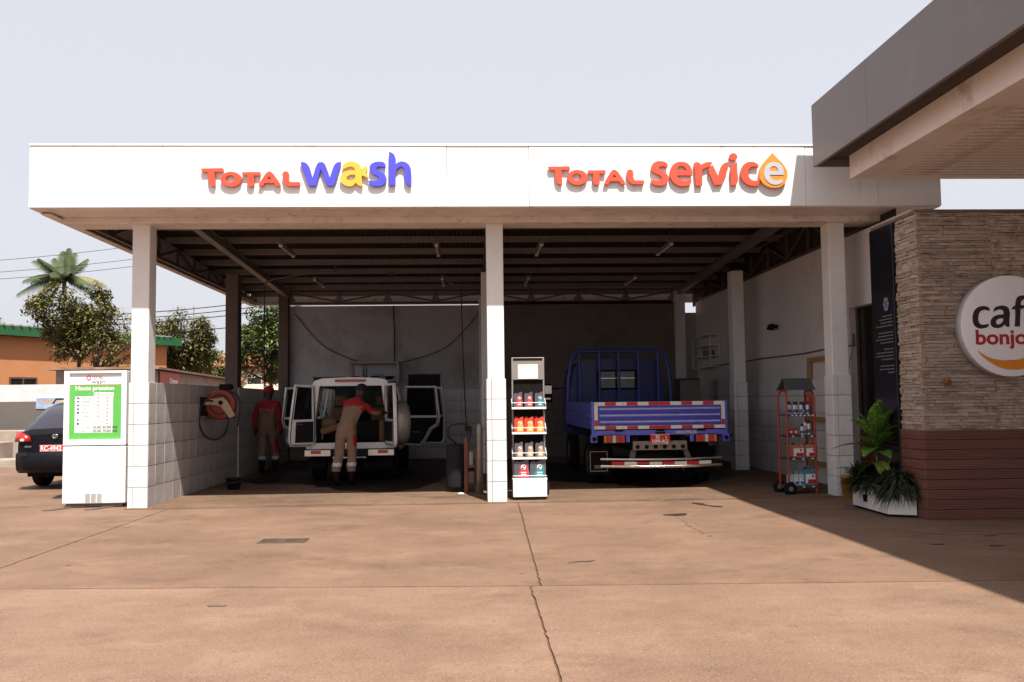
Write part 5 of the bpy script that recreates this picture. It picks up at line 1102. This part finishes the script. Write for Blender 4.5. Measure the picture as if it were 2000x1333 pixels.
for x in (-.6, .6):
    for y in (-.2, .25): MB().box(x-.02, x+.02, y-.02, y+.02, 0, 2.45).build('upright', m_rackg, ts)
for z in (.4, 1.2, 2.0, 2.45): MB().box(-.64, .64, -.24, .29, z, z+.035).build('shelf_board', m_rackg, ts)
pn = MB().box(-.58, .58, .272, .285, 2.04, 2.44).build('back_panel', mat('pale_panel', (.5, .49, .53), .6, var=.05), ts)
inst(text_mesh('TOTAL', .10, m_pink, .001, .002, width=.34), 'lettering', pn, (-.1, .27, 2.12), FACE_CAM)
for x in (-.28, -.21): t = thing('green_bottle', 'slim green bottle on the top of the back wall shelf', 'bottle', (-2.4+x, 23.6, 2.048), 0, 'green bottles on the back shelf'); MB().lathe([(0, 0), (.028, 0), (.028, .25), (.012, .31), (.012, .36), (0, .36)], 12).build('body', mat('green_glass', (.10, .18, .03), .25, var=.1), t); MB().cyl((0, 0, .36), (0, 0, .38), .013, n=10).build('cap', m_chas, t)
for x, lab in ((-.48, 'dark round basin at the left end of the back wall shelf'), (.02, 'dark round basin beside the green bottles on the back shelf'), (.38, 'dark round basin at the right end of the back wall shelf')):
    t = thing('basin', lab, 'basin', (-2.4+x, 23.5, 2.048), 0, 'basins on the back shelf'); MB().lathe([(0, 0), (.07, 0), (.12, .09), (.125, .09), (.075, .01), (0, .01)], 18).build('bowl', m_trim, t); MB().tube([(.11, 0, .08), (.15, 0, .07), (.15, 0, .04), (.1, 0, .04)], .008, 6).build('handle', m_trim, t)
# right wall pieces
m_wood = mat('raw_wood', (.34, .19, .085), .65, var=.2, scale=5, stretch=(6, 6, .6))
wfm = thing('wooden_frame', 'tall raw timber frame leaning on the right wall behind the tiled column', 'wooden frame', (5.9, 15.1, 0), world=True)
for y in (14.38, 15.82): MB().hexa([(5.86, y, .012), (5.92, y, .012), (5.92, y+.08, .012), (5.86, y+.08, .012), (5.925, y, 2.16), (5.975, y, 2.16), (5.975, y+.08, 2.16), (5.925, y+.08, 2.16)]).build('stile', m_wood, wfm)
for z in (.3, 1.05, 2.08): MB().box(5.87+.06*z/2.16, 5.92+.06*z/2.16, 14.46, 15.82, z, z+.08).build('rail', m_wood, wfm)
lo_ = thing('loose_tube', 'white fluorescent tube leaning by the timber frame near the dark window', 'tube lamp', (5.85, 14.05, 0), world=True); MB().cyl((5.80, 14.12, 1.42), (5.93, 14.02, 2.22), .019, n=10).build('tube', m_rackw, lo_); MB().cyl((5.93, 14.02, 2.22), (5.934, 14.017, 2.25), .012, n=8).build('end_cap', m_chrome, lo_); MB().box(5.80, 5.99, 13.98, 14.06, 2.25, 2.27).box(5.96, 5.99, 14.0, 14.04, 2.27, 2.45).build('wall_bracket', m_steel_l, lo_)
MB().cyl((5.81, 14.11, .012), (5.80, 14.12, 1.42), .006, n=6).build('support_rod', m_steel, lo_)
ws_ = thing('wall_shelf', 'small white wire shelf with three compartments high on the right wall', 'shelf', (5.9, 22.6, 2.6), world=True)
for y in (21.7, 23.4): MB().box(5.74, 5.76, y-.012, y+.012, 2.22, 3.02).box(5.97, 5.99, y-.012, y+.012, 2.22, 3.02).build('upright', m_rackw, ws_)
for z in (2.22, 2.48, 2.74, 3.0): MB().box(5.735, 5.99, 21.69, 23.41, z, z+.02).build('shelf_board', m_rackw, ws_)
MB().box(5.8, 5.95, 22.2, 22.6, 2.501, 2.66).build('storage_box', m_rackg, ws_)
fx = thing('wall_spotlight', 'small black floodlight fixed high on the right wall', 'light', (5.95, 17.6, 2.85)); MB().box(-.02, .05, -.03, .03, -.03, .03).build('base', m_chas, fx); MB().hexa([(-.14, -.1, -.05), (-.05, -.1, -.07), (-.05, .1, -.07), (-.14, .1, -.05), (-.10, -.1, .05), (-.02, -.1, .03), (-.02, .1, .03), (-.10, .1, .05)]).build('head', m_chas, fx)
lk = thing('steel_locker', 'tall dull grey steel locker at the back right corner of the service bay', 'locker', (5.3, 22.2, .012)); MB().box(-.25, .25, -.25, .25, 0, 1.95).build('cabinet', m_steel, lk, bevel=.01); MB().box(-.24, .24, -.262, -.2505, .05, 1.9).build('door', m_rackg, lk, bevel=.004); MB().box(.15, .18, -.28, -.263, .95, 1.1).build('handle', m_chrome, lk)
# ------------------------------------------------------------ people
m_skin = mat('dark_skin', (.045, .024, .016), .5, var=.1); m_beige = mat('beige_overall', (.235, .145, .098), .85, var=.12, scale=9, bump=.5, bscale=14); m_ored = mat('red_overall', (.33, .012, .018), .8, var=.1, scale=9, bump=.4, bscale=14)
m_boot = mat('black_rubber_boot', (.007, .006, .006), .6, var=.2, spec=.15); m_refl = mat('reflective_band', (.5, .49, .48), .4, var=.08); m_hair = mat('black_hair', (.008, .007, .007), .8, var=.2)
def skin_body(J, E, root, name, pick, mats, extra=None):
    ks = list(J); ix = {k: i for i, k in enumerate(ks)}
    me = bpy.data.meshes.new(name); me.from_pydata([J[k][0] for k in ks], [(ix[a], ix[b_]) for a, b_ in E], []); o = bpy.data.objects.new(name, me); link(o)
    o.modifiers.new('skin', 'SKIN'); s_ = o.modifiers.new('sub', 'SUBSURF'); s_.levels = 3; s_.render_levels = 3
    for k in ks:
        v = me.skin_vertices[0].data[ix[k]]; r = J[k][1]; v.radius = r if isinstance(r, tuple) else (r, r); v.use_root = (k == root)
    dg = bpy.context.evaluated_depsgraph_get(); dg.update()
    out = bpy.data.meshes.new_from_object(o.evaluated_get(dg)); bpy.data.objects.remove(o)
    if extra:
        bm = bmesh.new(); bm.from_mesh(out); em = extra.mesh('x', [m_skin]); bm.from_mesh(em); bm.to_mesh(out); bm.free()
    out.materials.clear()
    for m_ in mats: out.materials.append(m_)
    from mathutils import noise as _n
    for v in out.vertices:                       # cloth folds, finer and flatter on skin and boots
        c = v.co; k = .013 if .34 < c.z < 1.5 else .002
        v.co = c + v.normal*k*(_n.noise(Vector((c.x*11, c.y*11, c.z*7)))+.6*_n.noise(Vector((c.x*24, c.y*24, c.z*13+5))))
    for p in out.polygons: p.material_index = pick(p.center); p.use_smooth = True
    return out
def hand(x, wrist, palm, up=(0, 0, 1), curl=.4):
    """four unequal bent fingers and a thumb rooted inside the palm"""
    w_ = Vector(wrist); p = Vector(palm); d = (p-w_).normalized(); s_ = d.cross(Vector(up)).normalized(); n_ = s_.cross(d)
    for k, L in enumerate((.075, .085, .08, .06)):
        a = p+s_*(.027-.018*k); b_ = a+d*L*.5; c = b_+(d*math.cos(curl*2)-n_*math.sin(curl*2))*L*.5
        x.tube([a-d*.01, a+d*L*.25, b_, c], [.0095, .009, .0085, .007], 6)
    a = p-d*.045+s_*.03; x.tube([a, a+s_*.025+d*.02, a+s_*.035+d*.05], [.011, .010, .008], 6)
BEND = {'pel': ((0, 0, .98), (.165, .13)), 'sp': ((.05, .05, 1.15), (.15, .115)), 'ch': ((.13, .13, 1.36), (.18, .125)), 'nk': ((.20, .22, 1.53), .062), 'hd0': ((.225, .27, 1.60), .078), 'hd1': ((.24, .30, 1.69), .098), 'hd2': ((.25, .315, 1.775), .07),
 'sR': ((.30, .16, 1.43), .075), 'eR': ((.46, .28, 1.27), .056), 'wR': ((.60, .45, 1.28), .042), 'hR': ((.66, .52, 1.27), (.045, .022)), 'sL': ((-.02, .25, 1.44), .075), 'eL': ((-.06, .45, 1.22), .056), 'wL': ((.05, .66, 1.14), .042), 'hL': ((.08, .74, 1.12), (.045, .022)),
 'hpR': ((.095, .0, .90), .112), 'kR': ((.11, .0, .52), .088), 'cR': ((.10, -.03, .33), .092), 'aR': ((.10, -.04, .10), .055), 'tR': ((.11, .12, .045), .045), 'hpL': ((-.085, -.01, .90), .112), 'kL': ((-.11, -.03, .53), .090), 'cL': ((-.155, -.10, .33), .092), 'aL': ((-.15, -.12, .10), .055), 'tL': ((-.155, .04, .045), .045)}
ED = [('pel', 'sp'), ('sp', 'ch'), ('ch', 'nk'), ('nk', 'hd0'), ('hd0', 'hd1'), ('hd1', 'hd2'), ('ch', 'sR'), ('sR', 'eR'), ('eR', 'wR'), ('wR', 'hR'), ('ch', 'sL'), ('sL', 'eL'), ('eL', 'wL'), ('wL', 'hL'), ('pel', 'hpR'), ('hpR', 'kR'), ('kR', 'cR'), ('cR', 'aR'), ('aR', 'tR'), ('pel', 'hpL'), ('hpL', 'kL'), ('kL', 'cL'), ('cL', 'aL'), ('aL', 'tL')]
PM = [m_skin, m_beige, m_ored, m_boot, m_refl]
def pickA(c):
    if c.z < .27: return 3
    if c.z < .34 and False: return 4
    if c.z > 1.555 and c.x > .08 or (c.z > 1.52 and (Vector((c.x-.21, c.y-.24))).length < .075): return 0
    if c.x > .57 or c.y > .62: return 0
    if .36 < c.z < .42: return 4
    if c.z > 1.40 or (c.x > .26 and c.z > 1.30): return 2
    if c.x > .135 and .70 < c.z < .92 : return 2
    return 1
x = MB(); hand(x, BEND['wR'][0], BEND['hR'][0]); hand(x, BEND['wL'][0], BEND['hL'][0])
for s_ in (-1, 1): x.ball((.24+s_*.095*.95, .30, 1.68), .024, 8, sc=(.5, 1, 1.4))
x.ball((.245, .405, 1.675), .02, 8, sc=(.8, 1.2, 1.2)); x.ball((.245, .395, 1.63), .02, 8, sc=(1.4, .6, .5))
pa = thing('person', 'person in beige overall with red shoulders leaning into the open wagon tailgate', 'person', (-2.17, 16.38, .012), 0)
inst(skin_body(BEND, ED, 'pel', 'body', pickA, PM, x), 'body', pa, (0, 0, 0))
b = MB(); b.ball((.243, .30, 1.715), .108, 16, sc=(.95, 1.02, .85)); b.build('hair', m_hair, pa)
WALK = {'pel': ((0, 0, .99), (.155, .125)), 'sp': ((0, .01, 1.17), (.155, .115)), 'ch': ((0, .02, 1.38), (.185, .125)), 'nk': ((0, .035, 1.54), .06), 'hd0': ((0, .06, 1.60), .078), 'hd1': ((.0, .07, 1.69), .096), 'hd2': ((0, .075, 1.765), .07),
 'sR': ((.20, .02, 1.44), .075), 'eR': ((.25, .0, 1.18), .062), 'wR': ((.26, .08, .95), .042), 'hR': ((.26, .10, .87), (.022, .045)), 'sL': ((-.20, .02, 1.44), .075), 'eL': ((-.26, -.02, 1.18), .062), 'wL': ((-.27, .05, .95), .042), 'hL': ((-.27, .07, .87), (.022, .045)),
 'hpR': ((.09, .0, .91), .11), 'kR': ((.12, .12, .53), .095), 'cR': ((.15, .10, .42), .09), 'aR': ((.15, -.02, .13), .055), 'tR': ((.16, .13, .06), .045), 'hpL': ((-.09, 0, .91), .11), 'kL': ((-.10, .0, .52), .095), 'cL': ((-.10, -.03, .38), .09), 'aL': ((-.10, -.06, .10), .055), 'tL': ((-.11, .1, .045), .045)}
def pickB(c):
    if c.z < .30: return 3
    if c.z > 1.545 or (c.z < .92 and abs(c.x) > .215 and c.z > .7): return 0
    if .33 < c.z < .385: return 4
    if c.z > 1.36 or (abs(c.x) > .185 and c.z > .92): return 2
    if c.x > .15 and .45 < c.z < .75: return 2
    return 1
x = MB(); hand(x, WALK['wR'][0], WALK['hR'][0], (1, 0, 0)); hand(x, WALK['wL'][0], WALK['hL'][0], (1, 0, 0))
for s_ in (-1, 1): x.ball((s_*.093, .07, 1.67), .024, 8, sc=(.5, 1, 1.4))
x.ball((0, .168, 1.665), .02, 8, sc=(.8, 1.2, 1.2)); x.ball((0, .16, 1.62), .02, 8, sc=(1.4, .6, .5))
pbn = thing('person', 'person in red cap and red and beige overall standing by the side wall', 'person', (-4.16, 19.3, .012), R(-6))
inst(skin_body(WALK, ED, 'pel', 'body', pickB, PM, x), 'body', pbn, (0, 0, 0))
cap = MB(); cap.lathe([(.112, 1.70), (.112, 1.74), (.10, 1.785), (.07, 1.815), (.02, 1.828), (0, 1.83)], 20, 0, Matrix.Translation((0, .07, 0))); cap.add([(.10, .12, 1.705), (.09, .2, 1.70), (.04, .255, 1.695), (-.04, .255, 1.695), (-.09, .2, 1.70), (-.10, .12, 1.705), (.09, .12, 1.72), (.08, .2, 1.715), (.04, .25, 1.71), (-.04, .25, 1.71), (-.08, .2, 1.715), (-.09, .12, 1.72)], [(0, 1, 2, 3, 4, 5), (11, 10, 9, 8, 7, 6), (0, 6, 7, 1), (1, 7, 8, 2), (2, 8, 9, 3), (3, 9, 10, 4), (4, 10, 11, 5)])
cap.build('cap', m_ored, pbn)
inst(text_mesh('TOTAL', .065, m_ored, .002, .001, width=.22, align='CENTER'), 'lettering', pbn, (0, -.121, 1.27), FACE_CAM)

# ------------------------------------------------------------ background: walls, houses, trees, wires
m_bw = mat('boundary_white', (.55, .54, .55), .7, var=.1, scale=1.2, wear=((.3, .24, .19), .55, .8, 1.5)); m_bg = mat('boundary_grey', (.115, .10, .09), .7, var=.12, scale=1.5); m_conc = mat('bare_concrete', (.32, .265, .22), .9, var=.18, scale=3, bump=.4, bscale=20)
bwl = thing('boundary_wall', 'long boundary wall painted white over dark grey behind the parked car', 'wall', (-15, 27, 0), world=True)
x_ = -32
while x_ < -9.7:
    x2 = min(-9.6, x_+3.0); MB().box(x_+.006, x2-.006, 27, 27.2, 1.62, 2.08+random.uniform(0, .03)).build('panel', m_bw, bwl); MB().box(x_+.006, x2-.006, 26.985, 27.2, -.03, 1.618).build('panel', m_bg, bwl); x_ = x2
bn = thing('wall_banner', 'small pale blue banner lettered TOTAL tied on the dark grey wall', 'banner', (-11.9, 26.96, 1.56)); MB().box(-.45, .75, 0, .01, -.15, .15).build('sheet', mat('banner_blue', (.16, .22, .5), .5, var=.2, scale=3, col2=(.4, .5, .6)), bn); inst(text_mesh('TOTAL WASH', .13, m_ly, .002, .002, width=.95), 'lettering', bn, (-.33, -.004, .01), FACE_CAM)
for (x0, x1, y, z, lab) in ((-13.6, -11.2, 25.9, .86, 'long concrete block against the dark grey wall'), (-13.2, -11.72, 23.6, .62, 'square concrete block on the kerb near the parked car'), (-14, -10.9, 23.2, .22, 'low concrete kerb beam in front of the blocks')):
    t = thing('concrete_block', lab, 'concrete block', ((x0+x1)/2, y, -.03), 0, 'concrete blocks by the wall'); MB().box(-(x1-x0)/2, (x1-x0)/2, 0, .8 if z < .8 else .6, 0, z).build('block', m_conc, t, bevel=.02)
def tree(name, label, base, top, crown, rad, n, mt, seed, lw=.09, trunk_r=.09, limbs=6, group=None, squash=.8):
    t = thing(name, label, 'tree', base, 0, group); rd = random.Random(seed); b0 = Vector((0, 0, 0)); t0 = Vector(top)-Vector(base); c = Vector(crown)-Vector(base)
    tb_ = MB(); tb_.tube(smooth([b0, b0.lerp(t0, .5)+Vector((rd.uniform(-.15, .15), 0, 0)), t0]), [trunk_r*(1-.4*i/8) for i in range(9)], 8)
    cl = []
    for i in range(limbs*5):
        while True:
            d = Vector((rd.uniform(-1, 1), rd.uniform(-1, 1), rd.uniform(-1, 1)))
            if d.length < 1: break
        cl.append((c+Vector((d.x*rad*.98, d.y*rad*.98, d.z*rad*squash*.92)), rad*rd.uniform(.16, .36)))
    for i in range(limbs): tb_.tube(smooth([t0*.95, t0.lerp(cl[i][0], .5)+Vector((0, 0, -.1*rad)), cl[i][0]]), [trunk_r*.55*(1-.75*j/8) for j in range(9)], 6)
    tb_.build('trunk', m_bark, t); b = MB()
    for i in range(n):
        cc, r = rd.choice(cl); 
        d = Vector((rd.gauss(0, 1), rd.gauss(0, 1), rd.gauss(0, 1))).normalized()*(r*rd.random()**.45); p = cc+d
        a = Vector((rd.uniform(-1, 1), rd.uniform(-1, 1), rd.uniform(-.7, .4))).normalized(); u = a.cross(Vector((0, 0, 1))).normalized(); L = lw*rd.uniform(.7, 1.4); w_ = L*.42
        b.add([p, p+a*L*.5+u*w_*.5, p+a*L, p+a*L*.5-u*w_*.5], [(0, 1, 2, 3)])
    o = b.build('crown', mt, t); o['kind'] = 'stuff'; return t
m_bark = mat('bark', (.09, .06, .045), .9, var=.3, scale=10, bump=.5)
m_fol1 = mat('olive_leaves', (.10, .095, .028), .6, var=.35, scale=1.2, col2=(.19, .185, .058)); m_fol2 = mat('fresh_green_leaves', (.12, .19, .04), .55, var=.35, scale=2, col2=(.22, .29, .08)); m_fol3 = mat('deep_green_leaves', (.07, .11, .025), .55, var=.4, scale=1.6, col2=(.15, .20, .05))
tree('leafy_tree', 'rounded olive-leaved tree before the orange house', (-12.3, 30, -.03), (-12.45, 30.1, 3.1), (-12.6, 30.1, 4.25), 1.45, 13000, m_fol1, 1, .15, .1, 10)
tree('sparse_tree', 'thin open-branched tree right of the rounded tree before the orange house', (-11.95, 29.4, -.03), (-11.7, 29.5, 2.7), (-11.2, 29.5, 3.4), 1.05, 1700, m_fol1, 2, .13, .09, 9, squash=1.0)
tree('bushy_tree', 'dense olive tree seen between the left columns over the shed', (-13.6, 43, -.03), (-13.6, 43, 2.6), (-13.7, 43, 4.3), 1.95, 15000, m_fol1, 3, .19, .12, 14)
tree('green_bush', 'bright green bush behind the shed roof', (-12.9, 46, -.03), (-12.9, 46, 1.5), (-12.7, 46, 2.9), 1.55, 11000, m_fol2, 4, .17, .1, 12)
tree('deep_tree', 'tall deep green tree seen left of the back column', (-8.7, 41, -.03), (-8.7, 41, 2.6), (-8.75, 41, 4.15), 1.75, 16000, m_fol3, 5, .19, .13, 14, squash=1.2)
tree('far_tree', 'green tree top beyond the green roof edge', (-31.2, 60, -.03), (-31.2, 60, 4), (-31.2, 60, 6.2), 1.8, 5000, m_fol2, 6, .32, .15, 6)
pm = thing('palm_tree', 'coconut palm rising behind the rounded tree', 'palm', (-30.2, 70, -.03)); m_frond = mat('palm_frond', (.038, .06, .02), .6, var=.3, scale=1, col2=(.085, .115, .038)); m_dry = mat('dry_frond', (.20, .18, .07), .6, var=.2)
MB().tube([(0, 0, 0), (.3, 0, 5), (0, 0, 11)], [.25, .2, .15], 10).build('trunk', m_bark, pm)
rp_ = random.Random(3)
for k, (az, el, L) in enumerate(((80, 80, 3.2), (100, 60, 3.0), (130, 55, 3.0), (160, 30, 3.2), (185, 10, 3.1), (200, -15, 2.6), (20, 25, 3.0), (-5, 0, 2.2), (60, 50, 2.8), (265, 35, 2.8), (235, 45, 2.8), (300, 40, 2.8), (175, 45, 3.0), (330, 20, 2.6), (215, -45, 2.6), (115, 75, 3.0), (70, 70, 3.0), (145, 45, 3.1), (40, 55, 2.8), (190, 30, 3.0), (95, 72, 3.2))):
    b = MB(); a = R(az); e = R(el); pts = []
    for i in range(15):
        t = i/14; r_ = 1.0*L*t*math.cos(e)*(1+.1*t); z = L*t*math.sin(e)-L*(.22 if el > 40 else .55)*t*t; pts.append(Vector((r_*math.cos(a), r_*math.sin(a)*.8, 11+z)))
    b.tube(pts, [.04*(1-.8*i/14) for i in range(15)], 5)
    for i in range(1, 14):
        for s_ in (-1, 1):
            for h_ in (0, .33, .66):
                p = pts[i].lerp(pts[i+1], h_); d = (pts[i+1]-pts[i]).normalized(); sd = d.cross(Vector((0, 0, 1)))
                if sd.length < .05: sd = Vector((1, 0, 0))
                sd.normalize(); l_ = .85*math.sin(math.pi*(i/15)**.7)+.15; q = p+(sd*s_*.75+d*.55+Vector((0, 0, -.7)))*l_*rp_.uniform(.8, 1.1)
                w_ = d*.05; b.add([p-w_, p+w_, q], [(0, 1, 2)])
    b.build('frond', m_dry if k in (5, 6) else m_frond, pm)
m_or = mat('orange_render', (.50, .215, .09), .8, var=.08, scale=.8, wear=((.35, .15, .07), .55, .8, .7)); m_grn = mat('green_fascia', (.018, .10, .035), .5, var=.1); m_zinc = mat('zinc_sheet', (.30, .29, .28), .5, metal=.3, var=.15, scale=2)
oh = thing('orange_house', 'orange rendered house with green eave board behind the boundary wall', 'house', (-14.5, 37, 0), world=True)
P0 = Vector((-16.7, 33, 0)); P1 = Vector((-12.9, 40, 0)); dd = (P1-P0).normalized(); nn = Vector((dd.y, -dd.x, 0))          # nn points to the viewer's right
def oq(a, n_, z): v = P0+dd*a+nn*n_; return (v.x, v.y, z)
LN = (P1-P0).length
def obox(a0, a1, n0, n1, z0, z1): return MB().hexa([oq(a0, n0, z0), oq(a1, n0, z0), oq(a1, n1, z0), oq(a0, n1, z0), oq(a0, n0, z1), oq(a1, n0, z1), oq(a1, n1, z1), oq(a0, n1, z1)])
wl_ = obox(0, LN, -6, 0, -.03, 4.0).build('wall', m_or, oh); obox(-.5, LN+.5, .30, .36, 4.0, 4.34).build('eave_board', m_grn, oh); obox(-.56, -.5, -6.3, .36, 4.0, 4.34).build('eave_board', m_grn, oh)
rf = obox(-.5, LN+.5, -6.3, .30, 4.1, 4.30).build('roof', m_zinc, oh)
for k in range(26): obox(-.5+.33*k, -.42+.33*k, -6.3, .42, 4.345, 4.40).build('roof_rib', m_zinc, rf)
wn = obox(.75, 1.75, .0, .02, 1.7, 2.48).build('window', m_dglass, oh); obox(.70, 1.80, .02, .05, 2.48, 2.54).build('frame', m_bark, wn); obox(.70, .75, .02, .05, 1.7, 2.48).build('frame', m_bark, wn); obox(1.22, 1.27, .02, .05, 1.7, 2.48).build('frame', m_bark, wn); obox(1.75, 1.80, .02, .05, 1.7, 2.48).build('frame', m_bark, wn)
sd_ = thing('roadside_shed', 'low grey shed with rusty eave and red banner beyond the side wall', 'shed', (-10.8, 33, 0), world=True); m_shed = mat('weathered_shed_wall', (.27, .20, .165), .85, var=.3, scale=2, wear=((.4, .34, .3), .5, .75, 3))
MB().hexa([(-12, 27.4, -.03), (-9.15, 27.4, -.03), (-10.3, 39.5, -.03), (-12, 39.5, -.03), (-12, 27.4, 2.5), (-9.15, 27.4, 2.5), (-10.3, 39.5, 2.5), (-12, 39.5, 2.5)]).build('wall', m_shed, sd_)
MB().hexa([(-12.2, 27.1, 2.52), (-8.95, 27.1, 2.52), (-10.1, 39.8, 2.52), (-12.2, 39.8, 2.52), (-12.2, 27.1, 2.60), (-8.95, 27.1, 2.58), (-10.1, 39.8, 2.58), (-12.2, 39.8, 2.60)]).build('roof', mat('rusty_sheet', (.25, .15, .10), .7, var=.35, scale=3), sd_)
bq = thing('orange_banner', 'red and orange banner lettered Orange fixed on the shed wall', 'banner', (-9.2, 28.9, 2.2), R(0), world=True); q = MB(); q.hexa([(-9.16, 27.75, 1.75), (-9.14, 27.75, 1.75), (-9.36, 30.3, 1.75), (-9.38, 30.3, 1.75), (-9.16, 27.75, 2.48), (-9.14, 27.75, 2.48), (-9.36, 30.3, 2.48), (-9.38, 30.3, 2.48)]); q.build('sheet', mat('banner_red', (.40, .03, .018), .5, var=.1, col2=(.50, .09, .02), scale=1), bq)
me = text_mesh('Orange', .24, m_pltw, .004, .006, width=1.1); o = inst(me, 'lettering', bq, (-9.21, 28.85, 2.14), Euler((R(90), 0, R(94.9)), 'XYZ'))
m_salm = mat('salmon_render', (.50, .30, .22), .8, var=.1, scale=.5); m_rroof = mat('red_roof_tile', (.40, .13, .075), .8, var=.15, scale=1)
def house(name, label, x, y, w_, d, h, rh, wm, rm, wins=3):
    t = thing(name, label, 'house', (x, y, -.03), 0, 'far houses'); MB().box(-w_/2, w_/2, 0, d, 0, h).build('wall', wm, t)
    MB().add([(-w_/2-.5, -.5, h), (w_/2+.5, -.5, h), (w_/2+.5, d+.5, h), (-w_/2-.5, d+.5, h), (-w_/2+.6, d/2, h+rh), (w_/2-.6, d/2, h+rh)], [(0, 1, 5, 4), (1, 2, 5), (2, 3, 4, 5), (3, 0, 4), (3, 2, 1, 0)]).build('roof', rm, t)
    for k in range(wins):
        cx_ = -w_/2+w_*(k+.5)/wins; q = MB().box(cx_-.5, cx_+.5, -.03, .0, h*.42, h*.8).build('window', m_dglass, t); MB().box(cx_-.58, cx_+.58, -.06, -.031, h*.8, h*.86).build('lintel', m_bw, q)
house('far_house', 'far house with bright orange-red roof seen above the green bush', -19.2, 72, 8, 7, 4.4, 1.2, m_salm, m_rroof); house('far_house', 'salmon house with low pale wall seen under the deep green tree', -13.3, 58, 7, 6, 2.0, .8, m_salm, mat('dusty_pink_roof', (.55, .36, .28), .8, var=.1, scale=.6), 4)
gw = thing('garden_wall', 'low pale pink garden wall beyond the side wall by the back column', 'wall', (-11, 50, 0), world=True); MB().box(-15, -7.5, 50, 50.3, -.03, 1.95).build('panel', m_salm, gw); MB().box(-15.05, -7.45, 49.95, 50.35, 1.955, 2.06).build('coping', m_bw, gw)
mt_ = thing('radio_mast', 'thin radio mast on the skyline above the far roof', 'mast', (-26.5, 90, 0)); MB().tube([(0, 0, 0), (0, 0, 11)], .05, 6).build('pole', m_zinc, mt_); MB().box(-.3, .3, -.02, .02, 10.2, 10.28).build('aerial', m_zinc, mt_)
def wire(p, q, sag, lab, r=.014): tag(MB().tube([Vector(p).lerp(Vector(q), i/16)+Vector((0, 0, -sag*4*(i/16)*(1-i/16))) for i in range(17)], r, 5).build('power_line', m_hose), lab, 'power line', 'overhead wires')
wire((-27, 40, 7.45), (-13, 40, 8.5), .25, 'topmost overhead wire crossing the sky by the palm', .011); wire((-27, 40, 6.95), (-12, 40, 8.05), .25, 'second overhead wire crossing the sky by the palm', .011); wire((-27, 40, 6.75), (-12, 40, 7.75), .3, 'third overhead wire crossing the sky by the palm', .011)
wire((-27, 40, 5.1), (-13, 44, 5.0), .1, 'upper of the twin wires low over the green eave', .018); wire((-27, 40.3, 4.95), (-13, 44.3, 4.9), .1, 'lower of the twin wires low over the green eave', .018)
for k, (z0, z1) in enumerate(((5.35, 6.15), (5.15, 5.95), (4.95, 5.75), (4.5, 5.2))): wire((-15.5, 40+.2*k, z0), (-7.2, 40+.2*k, z1), .12, '%s dark wire seen between the left columns' % ('highest', 'second', 'third', 'lowest')[k], .02)
